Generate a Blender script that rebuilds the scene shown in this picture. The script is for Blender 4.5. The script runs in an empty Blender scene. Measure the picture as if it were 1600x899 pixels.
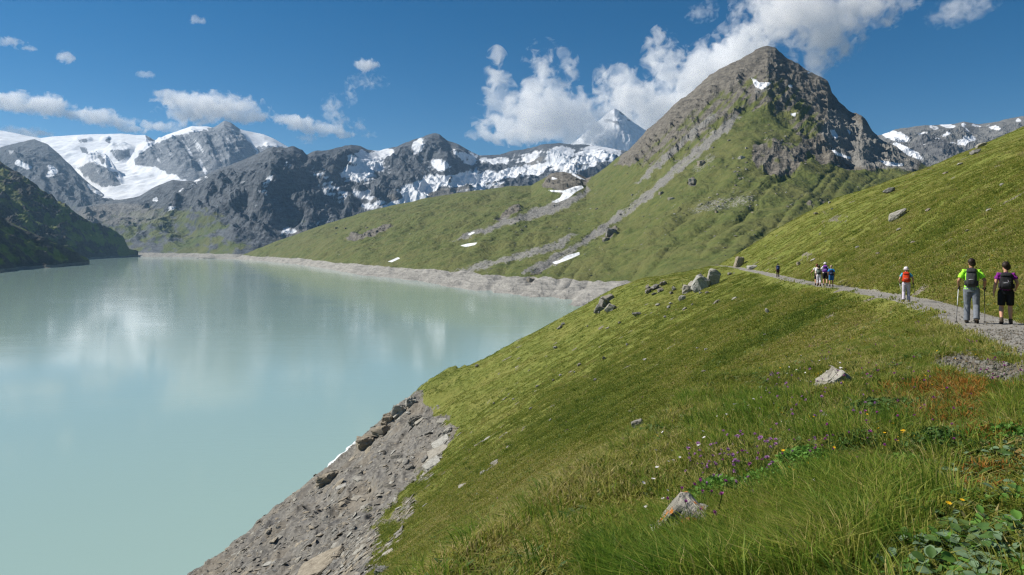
import bpy, bmesh, math, random
import numpy as np
from mathutils import Vector, Matrix, noise as mnoise

# ------------------------------------------------------------------ camera, sky, sun, exposure
SC = bpy.context.scene
COL = SC.collection
F = 1067.0          # focal length in photo pixels (24 mm on a 36 mm wide, 1600 px frame)
HZ = 384.0          # photo row of the horizon
LAKE = -50.0        # lake level below the eye

cam_d = bpy.data.cameras.new('camera')
cam_d.sensor_width = 36.0
cam_d.lens = F / 1600.0 * 36.0
cam_d.shift_y = -(449.5 - HZ) / 1600.0
cam_d.clip_start = 0.1
cam_d.clip_end = 60000.0
cam = bpy.data.objects.new('camera', cam_d)
cam.rotation_euler = (math.radians(90), 0, 0)
COL.objects.link(cam)
SC.camera = cam

SUN_EL = math.radians(42.0)
TO_SUN = Vector((-0.975 * math.cos(SUN_EL), 0.222 * math.cos(SUN_EL), math.sin(SUN_EL))).normalized()
world = bpy.data.worlds.new('World')
SC.world = world
world.use_nodes = True
wn = world.node_tree
wn.nodes.clear()
w_out = wn.nodes.new('ShaderNodeOutputWorld')
w_bg = wn.nodes.new('ShaderNodeBackground')
w_sky = wn.nodes.new('ShaderNodeTexSky')
w_sky.sky_type = 'NISHITA'
w_sky.sun_disc = False
w_sky.sun_elevation = SUN_EL
w_sky.sun_rotation = math.atan2(TO_SUN.x, TO_SUN.y)
w_sky.altitude = 2400.0
w_sky.air_density = 1.0
w_sky.dust_density = 0.35
w_sky.ozone_density = 2.0
w_bg.inputs['Strength'].default_value = 0.052
w_hs = wn.nodes.new('ShaderNodeHueSaturation')      # the polarised, saturated blue of the photograph's sky
w_hs.inputs['Hue'].default_value = 0.496
w_hs.inputs['Saturation'].default_value = 1.48
wn.links.new(w_sky.outputs[0], w_hs.inputs['Color'])
wn.links.new(w_hs.outputs[0], w_bg.inputs[0])
wn.links.new(w_bg.outputs[0], w_out.inputs[0])

sun_d = bpy.data.lights.new('sun', 'SUN')
sun_d.energy = 5.0
sun_d.angle = math.radians(0.53)
sun_d.color = (1.0, 0.95, 0.87)
sun = bpy.data.objects.new('sun', sun_d)
sun.rotation_euler = TO_SUN.to_track_quat('Z', 'Y').to_euler()
COL.objects.link(sun)

SC.view_settings.view_transform = 'Standard'
SC.view_settings.look = 'None'
SC.view_settings.exposure = 0.48
SC.view_settings.gamma = 1.0
SC.view_settings.use_curve_mapping = False
SC.render.engine = 'CYCLES'
cy = SC.cycles
cy.max_bounces = 24
cy.diffuse_bounces = 2
cy.glossy_bounces = 2
cy.transmission_bounces = 2
cy.transparent_max_bounces = 8
cy.volume_bounces = 22
cy.use_denoising = True
cy.denoiser = 'OPENIMAGEDENOISE'
cy.denoising_input_passes = 'RGB_ALBEDO_NORMAL'
cy.denoising_prefilter = 'NONE'
cy.filter_width = 1.3
cy.use_adaptive_sampling = False
cy.caustics_reflective = False
cy.caustics_refractive = False

rng = np.random.default_rng(7)
random.seed(7)

# ------------------------------------------------------------------ numpy noise
def _h(ix, iy, seed):
    h = (ix.astype(np.int64) * 374761393 + iy.astype(np.int64) * 668265263 + seed * 144269504) & 0xFFFFFFFF
    h = ((h ^ (h >> 13)) * 1274126177) & 0xFFFFFFFF
    return (h ^ (h >> 16)).astype(np.float64) / 4294967296.0

def perlin(x, y, seed=0):
    x0 = np.floor(x); y0 = np.floor(y)
    fx = x - x0; fy = y - y0
    u = fx * fx * fx * (fx * (fx * 6 - 15) + 10); v = fy * fy * fy * (fy * (fy * 6 - 15) + 10)
    def g(i, j):
        a = _h(x0 + i, y0 + j, seed) * 6.2831853
        return np.cos(a) * (fx - i) + np.sin(a) * (fy - j)
    n0 = g(0, 0) * (1 - u) + g(1, 0) * u
    n1 = g(0, 1) * (1 - u) + g(1, 1) * u
    return (n0 * (1 - v) + n1 * v) * 1.5

def fbm(x, y, octs=5, seed=0, gain=0.5, lac=2.03):
    s = 0.0; a = 1.0; n = 0.0
    for k in range(octs):
        s = s + a * perlin(x, y, seed + k * 17); n += a
        x = x * lac + 13.7; y = y * lac - 7.1; a *= gain
    return s / n

def ridged(x, y, octs=6, seed=0, gain=0.55, lac=2.07):
    s = 0.0; a = 1.0; n = 0.0; w = 1.0
    for k in range(octs):
        r = 1 - np.abs(perlin(x, y, seed + k * 31))
        r = r * r * w
        s = s + a * r; n += a
        w = np.clip(r * 1.6, 0.25, 1)
        x = x * lac + 5.3; y = y * lac + 9.2; a *= gain
    return s / n

def sstep(a, b, x):
    t = np.clip((x - a) / (b - a), 0, 1)
    return t * t * (3 - 2 * t)

def table(keys, vals, q, sig=0.0):
    return np.interp(q, keys, vals)

def poly(px, py, pts, soft=4.0):
    """soft inside mask of a polygon (1 inside)"""
    pts = np.array(pts, float)
    inside = np.zeros(px.shape, bool)
    d2 = np.full(px.shape, 1e18)
    n = len(pts)
    for i in range(n):
        ax, ay = pts[i]; bx, by = pts[(i + 1) % n]
        ex, ey = bx - ax, by - ay
        t = np.clip(((px - ax) * ex + (py - ay) * ey) / (ex * ex + ey * ey + 1e-9), 0, 1)
        d2 = np.minimum(d2, (px - ax - t * ex) ** 2 + (py - ay - t * ey) ** 2)
        if ay != by:
            c = ((ay > py) != (by > py)) & (px < (bx - ax) * (py - ay) / (by - ay) + ax)
            inside ^= c
    d = np.sqrt(d2) * np.where(inside, 1, -1)
    return sstep(-soft, soft, d)

def blobs(px, py, lst):
    """sum of soft elliptical blobs (cx, cy, rx, ry, tilt_degrees, weight)"""
    s = np.zeros(px.shape)
    for cx, cy_, rx, ry, tilt, w in lst:
        a = math.radians(tilt); c, n = math.cos(a), math.sin(a)
        dx = px - cx; dy = py - cy_
        u = (dx * c + dy * n) / rx; v = (-dx * n + dy * c) / ry
        s = np.maximum(s, w * sstep(1.25, 0.55, np.sqrt(u * u + v * v)))
    return s

# ------------------------------------------------------------------ helpers
def grid_mesh(name, P, attrs, mat, smooth=True, kind='structure', parent=None):
    """P: rows x cols x 3"""
    r, c, _ = P.shape
    me = bpy.data.meshes.new(name)
    me.vertices.add(r * c)
    me.vertices.foreach_set('co', P.reshape(-1).astype(np.float32))
    idx = np.arange(r * c).reshape(r, c)
    q = np.stack([idx[:-1, :-1], idx[:-1, 1:], idx[1:, 1:], idx[1:, :-1]], -1).reshape(-1, 4)
    me.loops.add(q.size)
    me.loops.foreach_set('vertex_index', q.reshape(-1).astype(np.int32))
    me.polygons.add(len(q))
    me.polygons.foreach_set('loop_start', (np.arange(len(q)) * 4).astype(np.int32))
    me.update(calc_edges=True)
    me.polygons.foreach_set('use_smooth', np.full(len(q), smooth, bool))
    for k, v in attrs.items():
        a = me.attributes.new(k, 'FLOAT', 'POINT')
        a.data.foreach_set('value', v.reshape(-1).astype(np.float32))
    me.materials.append(mat)
    o = bpy.data.objects.new(name, me)
    COL.objects.link(o)
    if kind:
        o['kind'] = kind
    if parent:
        o.parent = parent
    return o

class NT:
    """small node-tree writer"""
    def __init__(s, name):
        s.m = bpy.data.materials.new(name); s.m.use_nodes = True
        s.t = s.m.node_tree; s.t.nodes.clear()
        s.out = s.t.nodes.new('ShaderNodeOutputMaterial')
        s.b = s.t.nodes.new('ShaderNodeBsdfPrincipled')
        s.b.inputs['Specular IOR Level'].default_value = 0.2
        s.b.inputs['Roughness'].default_value = 0.9
        s.t.links.new(s.b.outputs[0], s.out.inputs[0])
    def n(s, typ, **kw):
        nd = s.t.nodes.new(typ)
        for k, v in kw.items():
            setattr(nd, k, v)
        return nd
    def put(s, sock, v):
        if isinstance(v, (int, float, tuple, list)):
            if isinstance(v, (tuple, list)) and len(v) == 3 and sock.type == 'RGBA':
                v = (*v, 1)
            sock.default_value = v
        elif v is not None:
            s.t.links.new(v, sock)
    def pos(s):
        return s.n('ShaderNodeNewGeometry').outputs['Position']
    def obj(s):
        return s.n('ShaderNodeTexCoord').outputs['Object']
    def attr(s, name, typ='GEOMETRY'):
        a = s.n('ShaderNodeAttribute'); a.attribute_name = name; a.attribute_type = typ
        return a.outputs['Fac']
    def noise(s, vec, scale, detail=4, rough=0.55, dist=0.0):
        nd = s.n('ShaderNodeTexNoise')
        s.put(nd.inputs['Vector'], vec); nd.inputs['Scale'].default_value = scale
        nd.inputs['Detail'].default_value = detail; nd.inputs['Roughness'].default_value = rough
        nd.inputs['Distortion'].default_value = dist
        return nd.outputs['Fac']
    def vor(s, vec, scale, feature='F1', out='Distance'):
        nd = s.n('ShaderNodeTexVoronoi'); nd.feature = feature
        s.put(nd.inputs['Vector'], vec); nd.inputs['Scale'].default_value = scale
        return nd.outputs[out]
    def math(s, op, a, b=0.0, c=None, clamp=False):
        nd = s.n('ShaderNodeMath', operation=op); nd.use_clamp = clamp
        s.put(nd.inputs[0], a); s.put(nd.inputs[1], b)
        if c is not None:
            s.put(nd.inputs[2], c)
        return nd.outputs[0]
    def vmul(s, v, k):
        nd = s.n('ShaderNodeVectorMath', operation='MULTIPLY')
        s.put(nd.inputs[0], v); nd.inputs[1].default_value = k
        return nd.outputs[0]
    def rng(s, v, a, b, c=0.0, d=1.0, smooth=True):
        nd = s.n('ShaderNodeMapRange'); nd.interpolation_type = 'SMOOTHSTEP' if smooth else 'LINEAR'
        s.put(nd.inputs[0], v)
        for i, k in enumerate((a, b, c, d)):
            nd.inputs[i + 1].default_value = k
        return nd.outputs[0]
    def mix(s, f, a, b, mode='MIX'):
        nd = s.n('ShaderNodeMix', data_type='RGBA', blend_type=mode)
        s.put(nd.inputs['Factor'], f); s.put(nd.inputs[6], a); s.put(nd.inputs[7], b)
        return nd.outputs[2]
    def ramp(s, f, stops):
        nd = s.n('ShaderNodeValToRGB')
        s.put(nd.inputs[0], f)
        cr = nd.color_ramp
        while len(cr.elements) < len(stops):
            cr.elements.new(0.5)
        for e, (p, c) in zip(cr.elements, stops):
            e.position = p; e.color = (*c, 1)
        return nd.outputs[0]
    def bump(s, h, strength, dist):
        nd = s.n('ShaderNodeBump'); nd.inputs['Strength'].default_value = strength
        nd.inputs['Distance'].default_value = dist
        s.put(nd.inputs['Height'], h)
        s.put(s.b.inputs['Normal'], nd.outputs[0])
        return nd
    def base(s, c):
        s.put(s.b.inputs['Base Color'], c)
        return s

def simple_mat(name, col, var=0.25, scale=8.0, rough=0.85, bump=0.0, spec=0.2):
    m = NT(name)
    v = m.obj()
    f = m.noise(v, scale, 5, 0.6)
    m.base(m.mix(f, tuple(c * (1 - var) for c in col), tuple(min(1, c * (1 + var)) for c in col)))
    m.b.inputs['Roughness'].default_value = rough
    m.b.inputs['Specular IOR Level'].default_value = spec
    if bump:
        m.bump(f, bump, 1.0 / scale)
    return m.m

def tag(o, label=None, cat=None, group=None, kind=None):
    if label: o['label'] = label
    if cat: o['category'] = cat
    if group: o['group'] = group
    if kind: o['kind'] = kind
    return o
# ------------------------------------------------------------------ mountain materials
def ledges(z, period, seed, x, y, tilt=0.3):
    """bedded rock: flat treads and short risers, as a height offset in units of the period"""
    q = (z + tilt * x + fbm(x / (period * 9), y / (period * 9), 3, seed) * period * 2.2) / period
    s = q - np.floor(q)
    return sstep(0.25, 0.75, s) - s
def mountain_mat(name, rock_a, rock_b, scree_c, grass_a, grass_b, size, snow_k=0.5, shore=(0.275, 0.262, 0.235), bump=0.7):
    m = NT(name)
    p = m.pos()
    big = m.noise(p, 1 / (size * 8), 5, 0.6)
    mid = m.noise(p, 1 / (size * 1.6), 6, 0.65)
    fine = m.noise(p, 1 / (size * 0.35), 5, 0.7)
    strat = m.noise(m.vmul(p, (0.35, 0.35, 2.2)), 1 / (size * 1.2), 5, 0.65, 0.6)
    r = m.math('ADD', m.math('MULTIPLY', strat, 0.55), m.math('MULTIPLY', mid, 0.45))
    rock = m.mix(m.rng(r, 0.33, 0.67), rock_a, rock_b)
    rock = m.mix(m.math('MULTIPLY', m.rng(fine, 0.45, 0.75), 0.35), rock, tuple(min(1, c * 1.7) for c in rock_b))
    scree = m.mix(m.rng(fine, 0.3, 0.75), tuple(c * 0.72 for c in scree_c), tuple(c * 1.2 for c in scree_c))
    grass = m.mix(m.rng(mid, 0.3, 0.7), grass_a, grass_b)
    grass = m.mix(m.math('MULTIPLY', m.rng(big, 0.4, 0.65), 0.45), grass, (0.135, 0.125, 0.045))
    grass = m.mix(m.math('MULTIPLY', m.rng(fine, 0.55, 0.8), 0.4), grass, (0.05, 0.07, 0.018))
    j = m.math('SUBTRACT', m.math('ADD', m.math('MULTIPLY', mid, 0.6), m.math('MULTIPLY', fine, 0.4)), 0.5)
    def sharp(a, k=1.1, w=0.1):
        return m.rng(m.math('MULTIPLY_ADD', j, k, m.attr(a)), 0.5 - w, 0.5 + w)
    sj = m.math('MULTIPLY_ADD', m.math('SUBTRACT', fine, 0.5), 1.5, m.math('MULTIPLY_ADD', j, 0.6, m.attr('scree')))
    c = m.mix(sharp('scree', 0.9, 0.2), rock, scree)
    c = m.mix(sharp('grass', 1.3, 0.2), c, grass)
    c = m.mix(m.math('MULTIPLY', m.rng(sj, 0.46, 0.72), m.attr('grass')), c, scree)
    lines = m.noise(m.vmul(p, (0.02, 0.02, 1.0)), 0.9, 5, 0.7)
    sh = m.mix(m.rng(m.math('ADD', m.math('MULTIPLY', strat, 0.5), m.math('MULTIPLY', lines, 0.5)), 0.38, 0.62), tuple(k * 0.75 for k in shore), tuple(k * 1.2 for k in shore))
    sh = m.mix(m.rng(m.noise(m.vmul(p, (1, 1, 6.0)), 1 / (size * 0.6), 4, 0.6), 0.55, 0.75), sh, tuple(k * 0.62 for k in shore))
    c = m.mix(sharp('shore', 0.35, 0.08), c, sh)
    sn = sharp('snow', 0.95, 0.17)
    snc = m.mix(m.rng(mid, 0.35, 0.75), (0.74, 0.76, 0.79), (0.55, 0.56, 0.57))
    c = m.mix(sn, c, snc)
    m.base(c)
    h = m.math('ADD', m.math('MULTIPLY', mid, 1.0), m.math('MULTIPLY', fine, 0.35))
    bn = m.bump(h, bump, size * 1.3)
    m.put(bn.inputs['Strength'], m.math('MULTIPLY', bump, m.math('SUBTRACT', 1.0, m.math('MULTIPLY', m.math('MAXIMUM', sn, m.math('MULTIPLY', sharp('grass', 1.3, 0.2), 0.42)), 0.85))))
    return m.m

def projx(P): return 800 + F * P[..., 0] / P[..., 1]
def projy(P): return HZ - F * P[..., 2] / P[..., 1]

LAYERS = []
def layer(name, ncol, nrow, foot, crest, shape, relief, masks, mat, back=0.45, nback=24, smooth=False, under=True, spacing=1.0):
    """A massif: every column runs from its foot (on the lake shore or valley floor) up to the crest and down behind it."""
    foot = np.array(foot, float); crest = np.array(crest, float)
    a = np.linspace(crest[0, 0], crest[-1, 0], ncol)
    y0 = np.interp(a, foot[:, 0], foot[:, 1]); z0 = np.interp(a, foot[:, 0], foot[:, 2])
    cy_ = np.interp(a, crest[:, 0], crest[:, 1]); y1 = np.interp(a, crest[:, 0], crest[:, 2])
    k = np.hanning(max(5, ncol // 60) | 1); k /= k.sum()
    pad = len(k) // 2
    sm = lambda v: np.convolve(np.pad(v, pad, mode='edge'), k, mode='valid')
    y0, z0, y1 = sm(y0), sm(z0), sm(y1)
    kk = np.hanning(max(9, int(ncol / 7)) | 1); kk /= kk.sum(); pd = len(kk) // 2
    cs = np.convolve(np.pad(cy_, pd, mode='edge'), kk, mode='valid')
    z1 = (HZ - cs) / F * y1
    zfine = (cs - cy_) / F * y1
    t = np.linspace(0, 1, nrow) ** spacing
    tb = 1 + np.linspace(0, 1, nback + 1)[1:] * back
    tt = np.concatenate([[-0.06, -0.02] if under else [-0.02], t, tb])[:, None]
    tc = np.clip(tt, 0, 1)
    Y = y0 + (y1 - y0) * tt
    S = shape(tc, a[None, :])
    Z = z0 + (z1 - z0) * S
    Z = np.where(tt > 1, z1 - (z1 - z0) * np.maximum(tt - 1, 0) * 1.15, Z)
    Z = np.where(tt < 0, z0 + tt * 300, Z)
    Z = Z + zfine * (sstep(0.45, 1.0, tc) ** 1.6)
    X = (a[None, :] - 800) / F * Y
    P = np.stack([X, Y, Z], -1)
    W = dict(a=np.broadcast_to(a, Z.shape), t=tt + 0 * Z, tc=tc + 0 * Z, py=projy(P))
    dz, W2 = relief(P, W)
    P[..., 2] += dz
    px, py = projx(P), projy(P)
    attrs = masks(P, px, py, W, W2)
    for q in ('snow', 'grass', 'scree', 'shore'):
        attrs.setdefault(q, np.zeros(Z.shape))
    LAYERS.append((P, px, py, attrs))
    return grid_mesh(name, P, attrs, mat, smooth=smooth)

# ------------------------------------------------------------------ pyramid mountain with the green lakeside slope
GRASS_A, GRASS_B = (0.066, 0.088, 0.020), (0.116, 0.126, 0.034)
mat_pyr = mountain_mat('pyramid_mountain_ground', (0.075, 0.067, 0.056), (0.205, 0.186, 0.154), (0.222, 0.214, 0.194), GRASS_A, GRASS_B, 9.0)
def foot_pt(px, py): return (px, -LAKE * F / (py - HZ), LAKE - 1.0)
pyr_foot = [foot_pt(280, 404), foot_pt(340, 404.5), foot_pt(380, 406), foot_pt(450, 412), foot_pt(510, 421), foot_pt(560, 430), foot_pt(640, 439), foot_pt(700, 449), foot_pt(800, 467), foot_pt(880, 482), foot_pt(940, 494),
            (985, 440, -50), (1060, 420, -38), (1150, 400, -26), (1300, 380, -18), (1600, 380, -10)]
pyr_crest = [(280, 406, 2700), (340, 405, 2620), (372, 401, 2560), (400, 389, 2500), (440, 374, 2450), (507, 351, 2420), (560, 334, 2400), (613, 321, 2380), (667, 308, 2350), (720, 301, 2320), (756, 297, 2290), (791, 291, 2260), (830, 290, 2200),
             (845, 281, 2170), (862, 272, 2150), (879, 268, 2130), (900, 271, 2110), (916, 279, 2090), (927, 276, 2050), (950, 260, 2020), (983, 233, 1980), (1003, 212, 1960), (1022, 193, 1950), (1050, 167, 1940), (1082, 142, 1930), (1110, 116, 1920),
             (1142, 98, 1910), (1163, 88, 1905), (1180, 77, 1900), (1199, 72, 1900), (1212, 76, 1895), (1225, 89, 1885), (1257, 107, 1860), (1280, 119, 1840), (1294, 130, 1820), (1300, 147, 1800), (1327, 174, 1740), (1347, 181, 1700),
             (1364, 203, 1660), (1381, 220, 1620), (1434, 251, 1500), (1460, 268, 1440), (1540, 292, 1350), (1680, 320, 1300)]
def pyr_shape(t, a):
    p = np.interp(a, [280, 450, 800, 950, 1195, 1330, 1500], [1.0, 1.05, 1.25, 1.5, 1.75, 1.75, 1.6])
    return t ** p
def pyr_relief(P, W):
    x, y = P[..., 0], P[..., 1]
    px, py = W['a'], W['py']
    rock = np.maximum.reduce([
        poly(px, py, [(960, 262), (1003, 205), (1110, 105), (1199, 55), (1300, 120), (1360, 180), (1450, 245), (1425, 268), (1330, 262), (1285, 258), (1252, 222), (1228, 180), (1180, 165), (1120, 205), (1070, 245), (1030, 258), (985, 262)], 16),
        0.55 * poly(px, py, [(1170, 240), (1200, 215), (1255, 212), (1270, 235), (1260, 262), (1215, 278), (1180, 268)], 8),
        0.8 * poly(px, py, [(845, 290), (862, 262), (900, 262), (925, 275), (915, 292), (880, 300)], 8),
        0.7 * blobs(px, py, [(955, 366, 14, 9, -40, 1), (830, 438, 10, 6, 0, 1), (575, 362, 42, 8, -14, 1), (1082, 285, 8, 9, 0, 1), (1275, 318, 18, 8, -10, .8), (795, 335, 26, 7, -25, .8)])])
    amp = 0.25 + 0.75 * np.clip(W['tc'] * 4, 0, 1)
    gx = W['a'] * 1.9
    gul = ridged(gx / 95 + 0.5 * fbm(x / 300, y / 300, 3, 5), W['tc'] * 3.4 + y / 900, 6, 11) - 0.45
    iso = ridged(x / 120, y / 150, 6, 23) - 0.45
    soft = fbm(x / 210, y / 260, 4, 31) * 17 + fbm(x / 42, y / 60, 5, 37) * 5.5 + np.minimum(ridged(x / 60 + 3, y / 120, 5, 39) - 0.5, 0.10) * 6 + fbm(x / 11, y / 16, 3, 35) * 1.5 - 5 * sstep(0.45, 0.95, ridged((px + 1.15 * py) / 70 + 0.3 * fbm(x / 160, y / 160, 3, 57), (px - py) / 420, 3, 55, 0.35))
    edge = 1 - 0.7 * sstep(0.88, 1.0, W['tc']) * (W['t'] <= 9)
    dz = amp * (rock * (gul * 24 + iso * 17 + fbm(x / 30, y / 40, 4, 3) * 8 + ledges(P[..., 2], 26, 5, x, y) * 13 + ledges(P[..., 2], 9, 15, x, y) * 4) + (1 - 0.5 * rock) * soft) * edge
    # drawdown band: gullied, steeper
    sh = sstep(0, 0.02, W['tc']) * sstep(0.14, 0.04, W['tc'])
    dz += sh * ((ridged(gx / 60, y / 200, 4, 77) - 0.5) * 1.4 + fbm(x / 14, y / 20, 4, 79) * 0.8)
    # shelf at the top of the reservoir's drawdown zone
    return dz, dict(rock=rock, gul=gul, iso=iso, soft=soft)
def pyr_masks(P, px, py, W, V):
    z = P[..., 2]; x, y = P[..., 0], P[..., 1]
    wob = fbm(px / 18, py / 18, 4, 91)
    wpx, wpy = px + wob * 9, py + fbm(px / 15, py / 15, 4, 95) * 7
    g = 1 - sstep(0.25, 0.75, V['rock'] * 1.15 + 0.45 * wob)
    brown = poly(wpx, wpy, [(985, 250), (1060, 190), (1150, 120), (1199, 110), (1260, 140), (1290, 200), (1270, 230), (1190, 200), (1110, 230), (1040, 290), (985, 290)], 20)
    streak = fbm((px + py * 0.9) / 10, (px * .7 - py) / 60, 5, 99)
    g = np.clip(g + brown * (0.56 + 1.1 * streak - 0.8 * np.maximum(V['iso'], 0)), 0, 1)
    scree = np.maximum.reduce([
        poly(wpx, wpy, [(1148, 180), (1158, 182), (1134, 210), (1090, 248), (1032, 296), (964, 348), (910, 388), (872, 412), (838, 430), (805, 428), (855, 404), (908, 374), (960, 338), (1020, 290), (1072, 242), (1114, 204)], 4) * (0.62 + 0.75 * np.clip(fbm((px + py * 1.25) / 9, (px - py) / 90, 4, 97) + 0.35, 0, 0.6)),
        0.8 * poly(wpx, wpy, [(1108, 178), (1122, 180), (1060, 236), (1010, 280), (985, 292), (1040, 240)], 3),
        0.75 * poly(wpx, wpy, [(905, 362), (880, 388), (800, 410), (735, 426), (700, 424), (790, 400), (850, 382)], 4),
        0.85 * poly(wpx, wpy, [(905, 302), (918, 290), (925, 300), (870, 332), (800, 352), (735, 374), (700, 378), (735, 362), (800, 338), (860, 318)], 4),
        poly(wpx, wpy, [(1298, 170), (1360, 200), (1440, 250), (1425, 266), (1335, 262), (1300, 236), (1285, 205)], 8),
        0.75 * blobs(wpx, wpy, [(1130, 318, 70, 12, -12, .72), (1190, 140, 16, 10, 10, .8), (1100, 255, 30, 8, -42, .7)])])
    gl = fbm((px + py * 1.15) / 13, (px * .8 - py) / 110, 5, 103)
    flank = sstep(880, 1000, px) * sstep(200, 260, py) * sstep(420, 370, py)
    g = np.where(scree > 0.75, np.minimum(g, 0.2), g)
    scree = np.maximum(scree, flank * np.clip(0.10 + 0.62 * gl, 0, 0.45))
    scree = np.maximum(scree, np.clip(0.05 + 0.5 * fbm(px / 16, py / 8, 5, 107), 0, 0.36) * (px < 1000) * (py > 290))
    snow = np.maximum.reduce([
        poly(px, py, [(1173, 121), (1180, 124), (1186, 129), (1206, 129), (1198, 136), (1190, 140), (1180, 136)], 1.5),
        poly(px, py, [(1296, 204), (1304, 203), (1310, 214), (1306, 218), (1300, 212)], 1.5), poly(px, py, [(1232, 133), (1238, 132), (1238, 137), (1232, 136)], 1.2),
        poly(px, py, [(1234, 178), (1248, 176), (1246, 181), (1236, 181)], 1.2), poly(px, py, [(1322, 200), (1330, 207), (1327, 210)], 1.2),
        poly(px, py, [(1294, 229), (1312, 240), (1330, 246), (1328, 249), (1306, 242)], 1.4), poly(px, py, [(1372, 250), (1395, 254), (1412, 256), (1410, 260), (1385, 259)], 1.5), poly(px, py, [(1262, 112), (1268, 114), (1262, 116)], 1),
        poly(px, py, [(862, 410), (874, 407), (884, 400), (905, 394), (906, 398), (893, 404), (880, 409), (868, 413)], 1.6),
        poly(px, py, [(719, 384), (730, 381), (746, 379), (742, 383), (728, 386)], 1.6), poly(px, py, [(606, 409), (622, 402), (625, 404), (612, 410)], 1.2),
        poly(px, py, [(862, 316), (875, 309), (880, 301), (862, 300), (856, 297), (880, 298), (900, 291), (910, 290), (912, 294), (900, 300), (888, 310), (870, 317)], 2.0), poly(px, py, [(862, 276), (872, 280), (862, 281)], 1.5), poly(px, py, [(894, 270), (905, 276), (916, 282), (906, 280), (893, 273)], 1.5), poly(px, py, [(730, 366), (740, 362), (742, 364), (734, 368)], 1)])
    top = -36.5 + fbm(px / 30, py * 0, 4, 61) * 3.5
    shore = sstep(1.2, -1.2, z - top) * (px < 1010)
    return dict(snow=snow, grass=g, scree=scree, shore=shore)
layer('mountain', 1080, 430, pyr_foot, pyr_crest, pyr_shape, pyr_relief, pyr_masks, mat_pyr, back=0.4, spacing=1.25)

# ------------------------------------------------------------------ dark left-hand hills above the lake
mat_left = mountain_mat('left_hill_ground', (0.030, 0.030, 0.028), (0.085, 0.080, 0.070), (0.12, 0.115, 0.10), (0.085, 0.125, 0.024), (0.150, 0.180, 0.040), 12.0, shore=(0.20, 0.185, 0.16))
def hill_relief(amp):
    def f(P, W):
        x, y = P[..., 0], P[..., 1]
        gul = ridged(x / 260 + y / 600, W['tc'] * 2.2 + y / 900, 6, 41) - 0.45
        iso = ridged(x / 150, y / 190, 6, 43) - 0.45
        e = np.clip(W['tc'] * 5, 0.15, 1) * (1 - 0.7 * sstep(0.85, 1, W['tc']) * (W['t'] <= 9))
        return amp * e * (gul * 60 + iso * 45 + fbm(x / 40, y / 60, 4, 47) * 14), dict(gul=gul, iso=iso)
    return f
def hill_masks(P, px, py, W, V):
    n = fbm(px / 26, py / 20, 4, 51)
    g = np.clip(0.62 + n * 0.9 - 1.3 * np.maximum(V['iso'], 0) - 0.5 * sstep(0.25, 0.0, W['tc']), 0, 1)
    return dict(grass=g, shore=sstep(1.5, -1.5, P[..., 2] + 44 + n * 3))
layer('hill', 420, 240, [(-330, 1500, -51), foot_pt(0, 411), foot_pt(123, 406.6), foot_pt(209, 401.5), foot_pt(216, 401.2)],
      [(-330, 120, 2600), (-120, 196, 2800), (0, 252, 2900), (16, 263, 2900), (47, 281, 2900), (76, 301, 2900), (89, 314, 2900), (113, 330, 2900), (131, 343, 2930), (152, 353, 2980), (178, 362, 3050), (192, 369, 3090), (200, 384, 3110), (210, 401, 3140), (216, 404, 3150)],
      lambda t, a: t ** 0.95, hill_relief(1.0), hill_masks, mat_left)
layer('hill', 330, 190, [(-330, 900, -51), foot_pt(-60, 435), foot_pt(0, 427), foot_pt(39, 421.5), foot_pt(92, 418), foot_pt(134, 413.5), foot_pt(140, 413)],
      [(-330, 200, 1500), (-120, 285, 1620), (0, 338, 1700), (26, 353, 1720), (52, 366, 1750), (79, 379, 1780), (105, 391, 1800), (118, 397, 1820), (128, 406, 1830), (136, 415, 1840), (140, 417, 1850)],
      lambda t, a: t ** 0.85, hill_relief(0.55), hill_masks, mat_left)

# ------------------------------------------------------------------ dark rocky massif with snowfields across the lake
mat_far = mountain_mat('rock_massif_ground', (0.042, 0.049, 0.060), (0.132, 0.145, 0.160), (0.18, 0.175, 0.165), (0.050, 0.080, 0.020), (0.085, 0.105, 0.030), 26.0, shore=(0.27, 0.26, 0.235))
far_foot = [(20, 3300, -45), foot_pt(120, 401.6), foot_pt(210, 401.2), foot_pt(300, 402.2), foot_pt(370, 404), (400, 2750, -50), (470, 3100, -20), (700, 3600, 60), (900, 3900, 120), (1120, 4200, 200)]
far_crest = [(20, 345, 4300), (90, 330, 4500), (150, 320, 4600), (217, 308, 4700), (245, 292, 4750), (270, 281, 4800), (288, 283, 4800), (302, 284, 4750), (342, 266, 4700), (384, 249, 4650), (406, 238, 4600), (427, 231, 4600), (459, 231, 4700), (472, 236, 4800), (479, 243, 4900), (492, 237, 5000), (521, 235, 5200),
             (532, 231, 5300), (549, 227, 5400), (560, 229, 5500), (575, 233, 5600), (592, 233, 5700), (621, 228, 5800), (645, 220, 5900), (663, 213, 5950), (676, 209, 6000), (687, 210, 6000), (702, 222, 6000), (717, 226, 6000), (734, 236, 6050), (749, 243, 6100), (781, 243, 6150), (802, 237, 6200), (827, 233, 6200),
             (848, 227, 6200), (873, 225, 6200), (900, 226, 6250), (930, 228, 6300), (970, 236, 6300), (1010, 240, 6300), (1120, 240, 6300)]
def far_shape(t, a):
    p = np.interp(a, [0, 200, 420, 560, 900], [1.1, 1.1, 1.0, 1.15, 1.2])
    return t ** p
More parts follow.
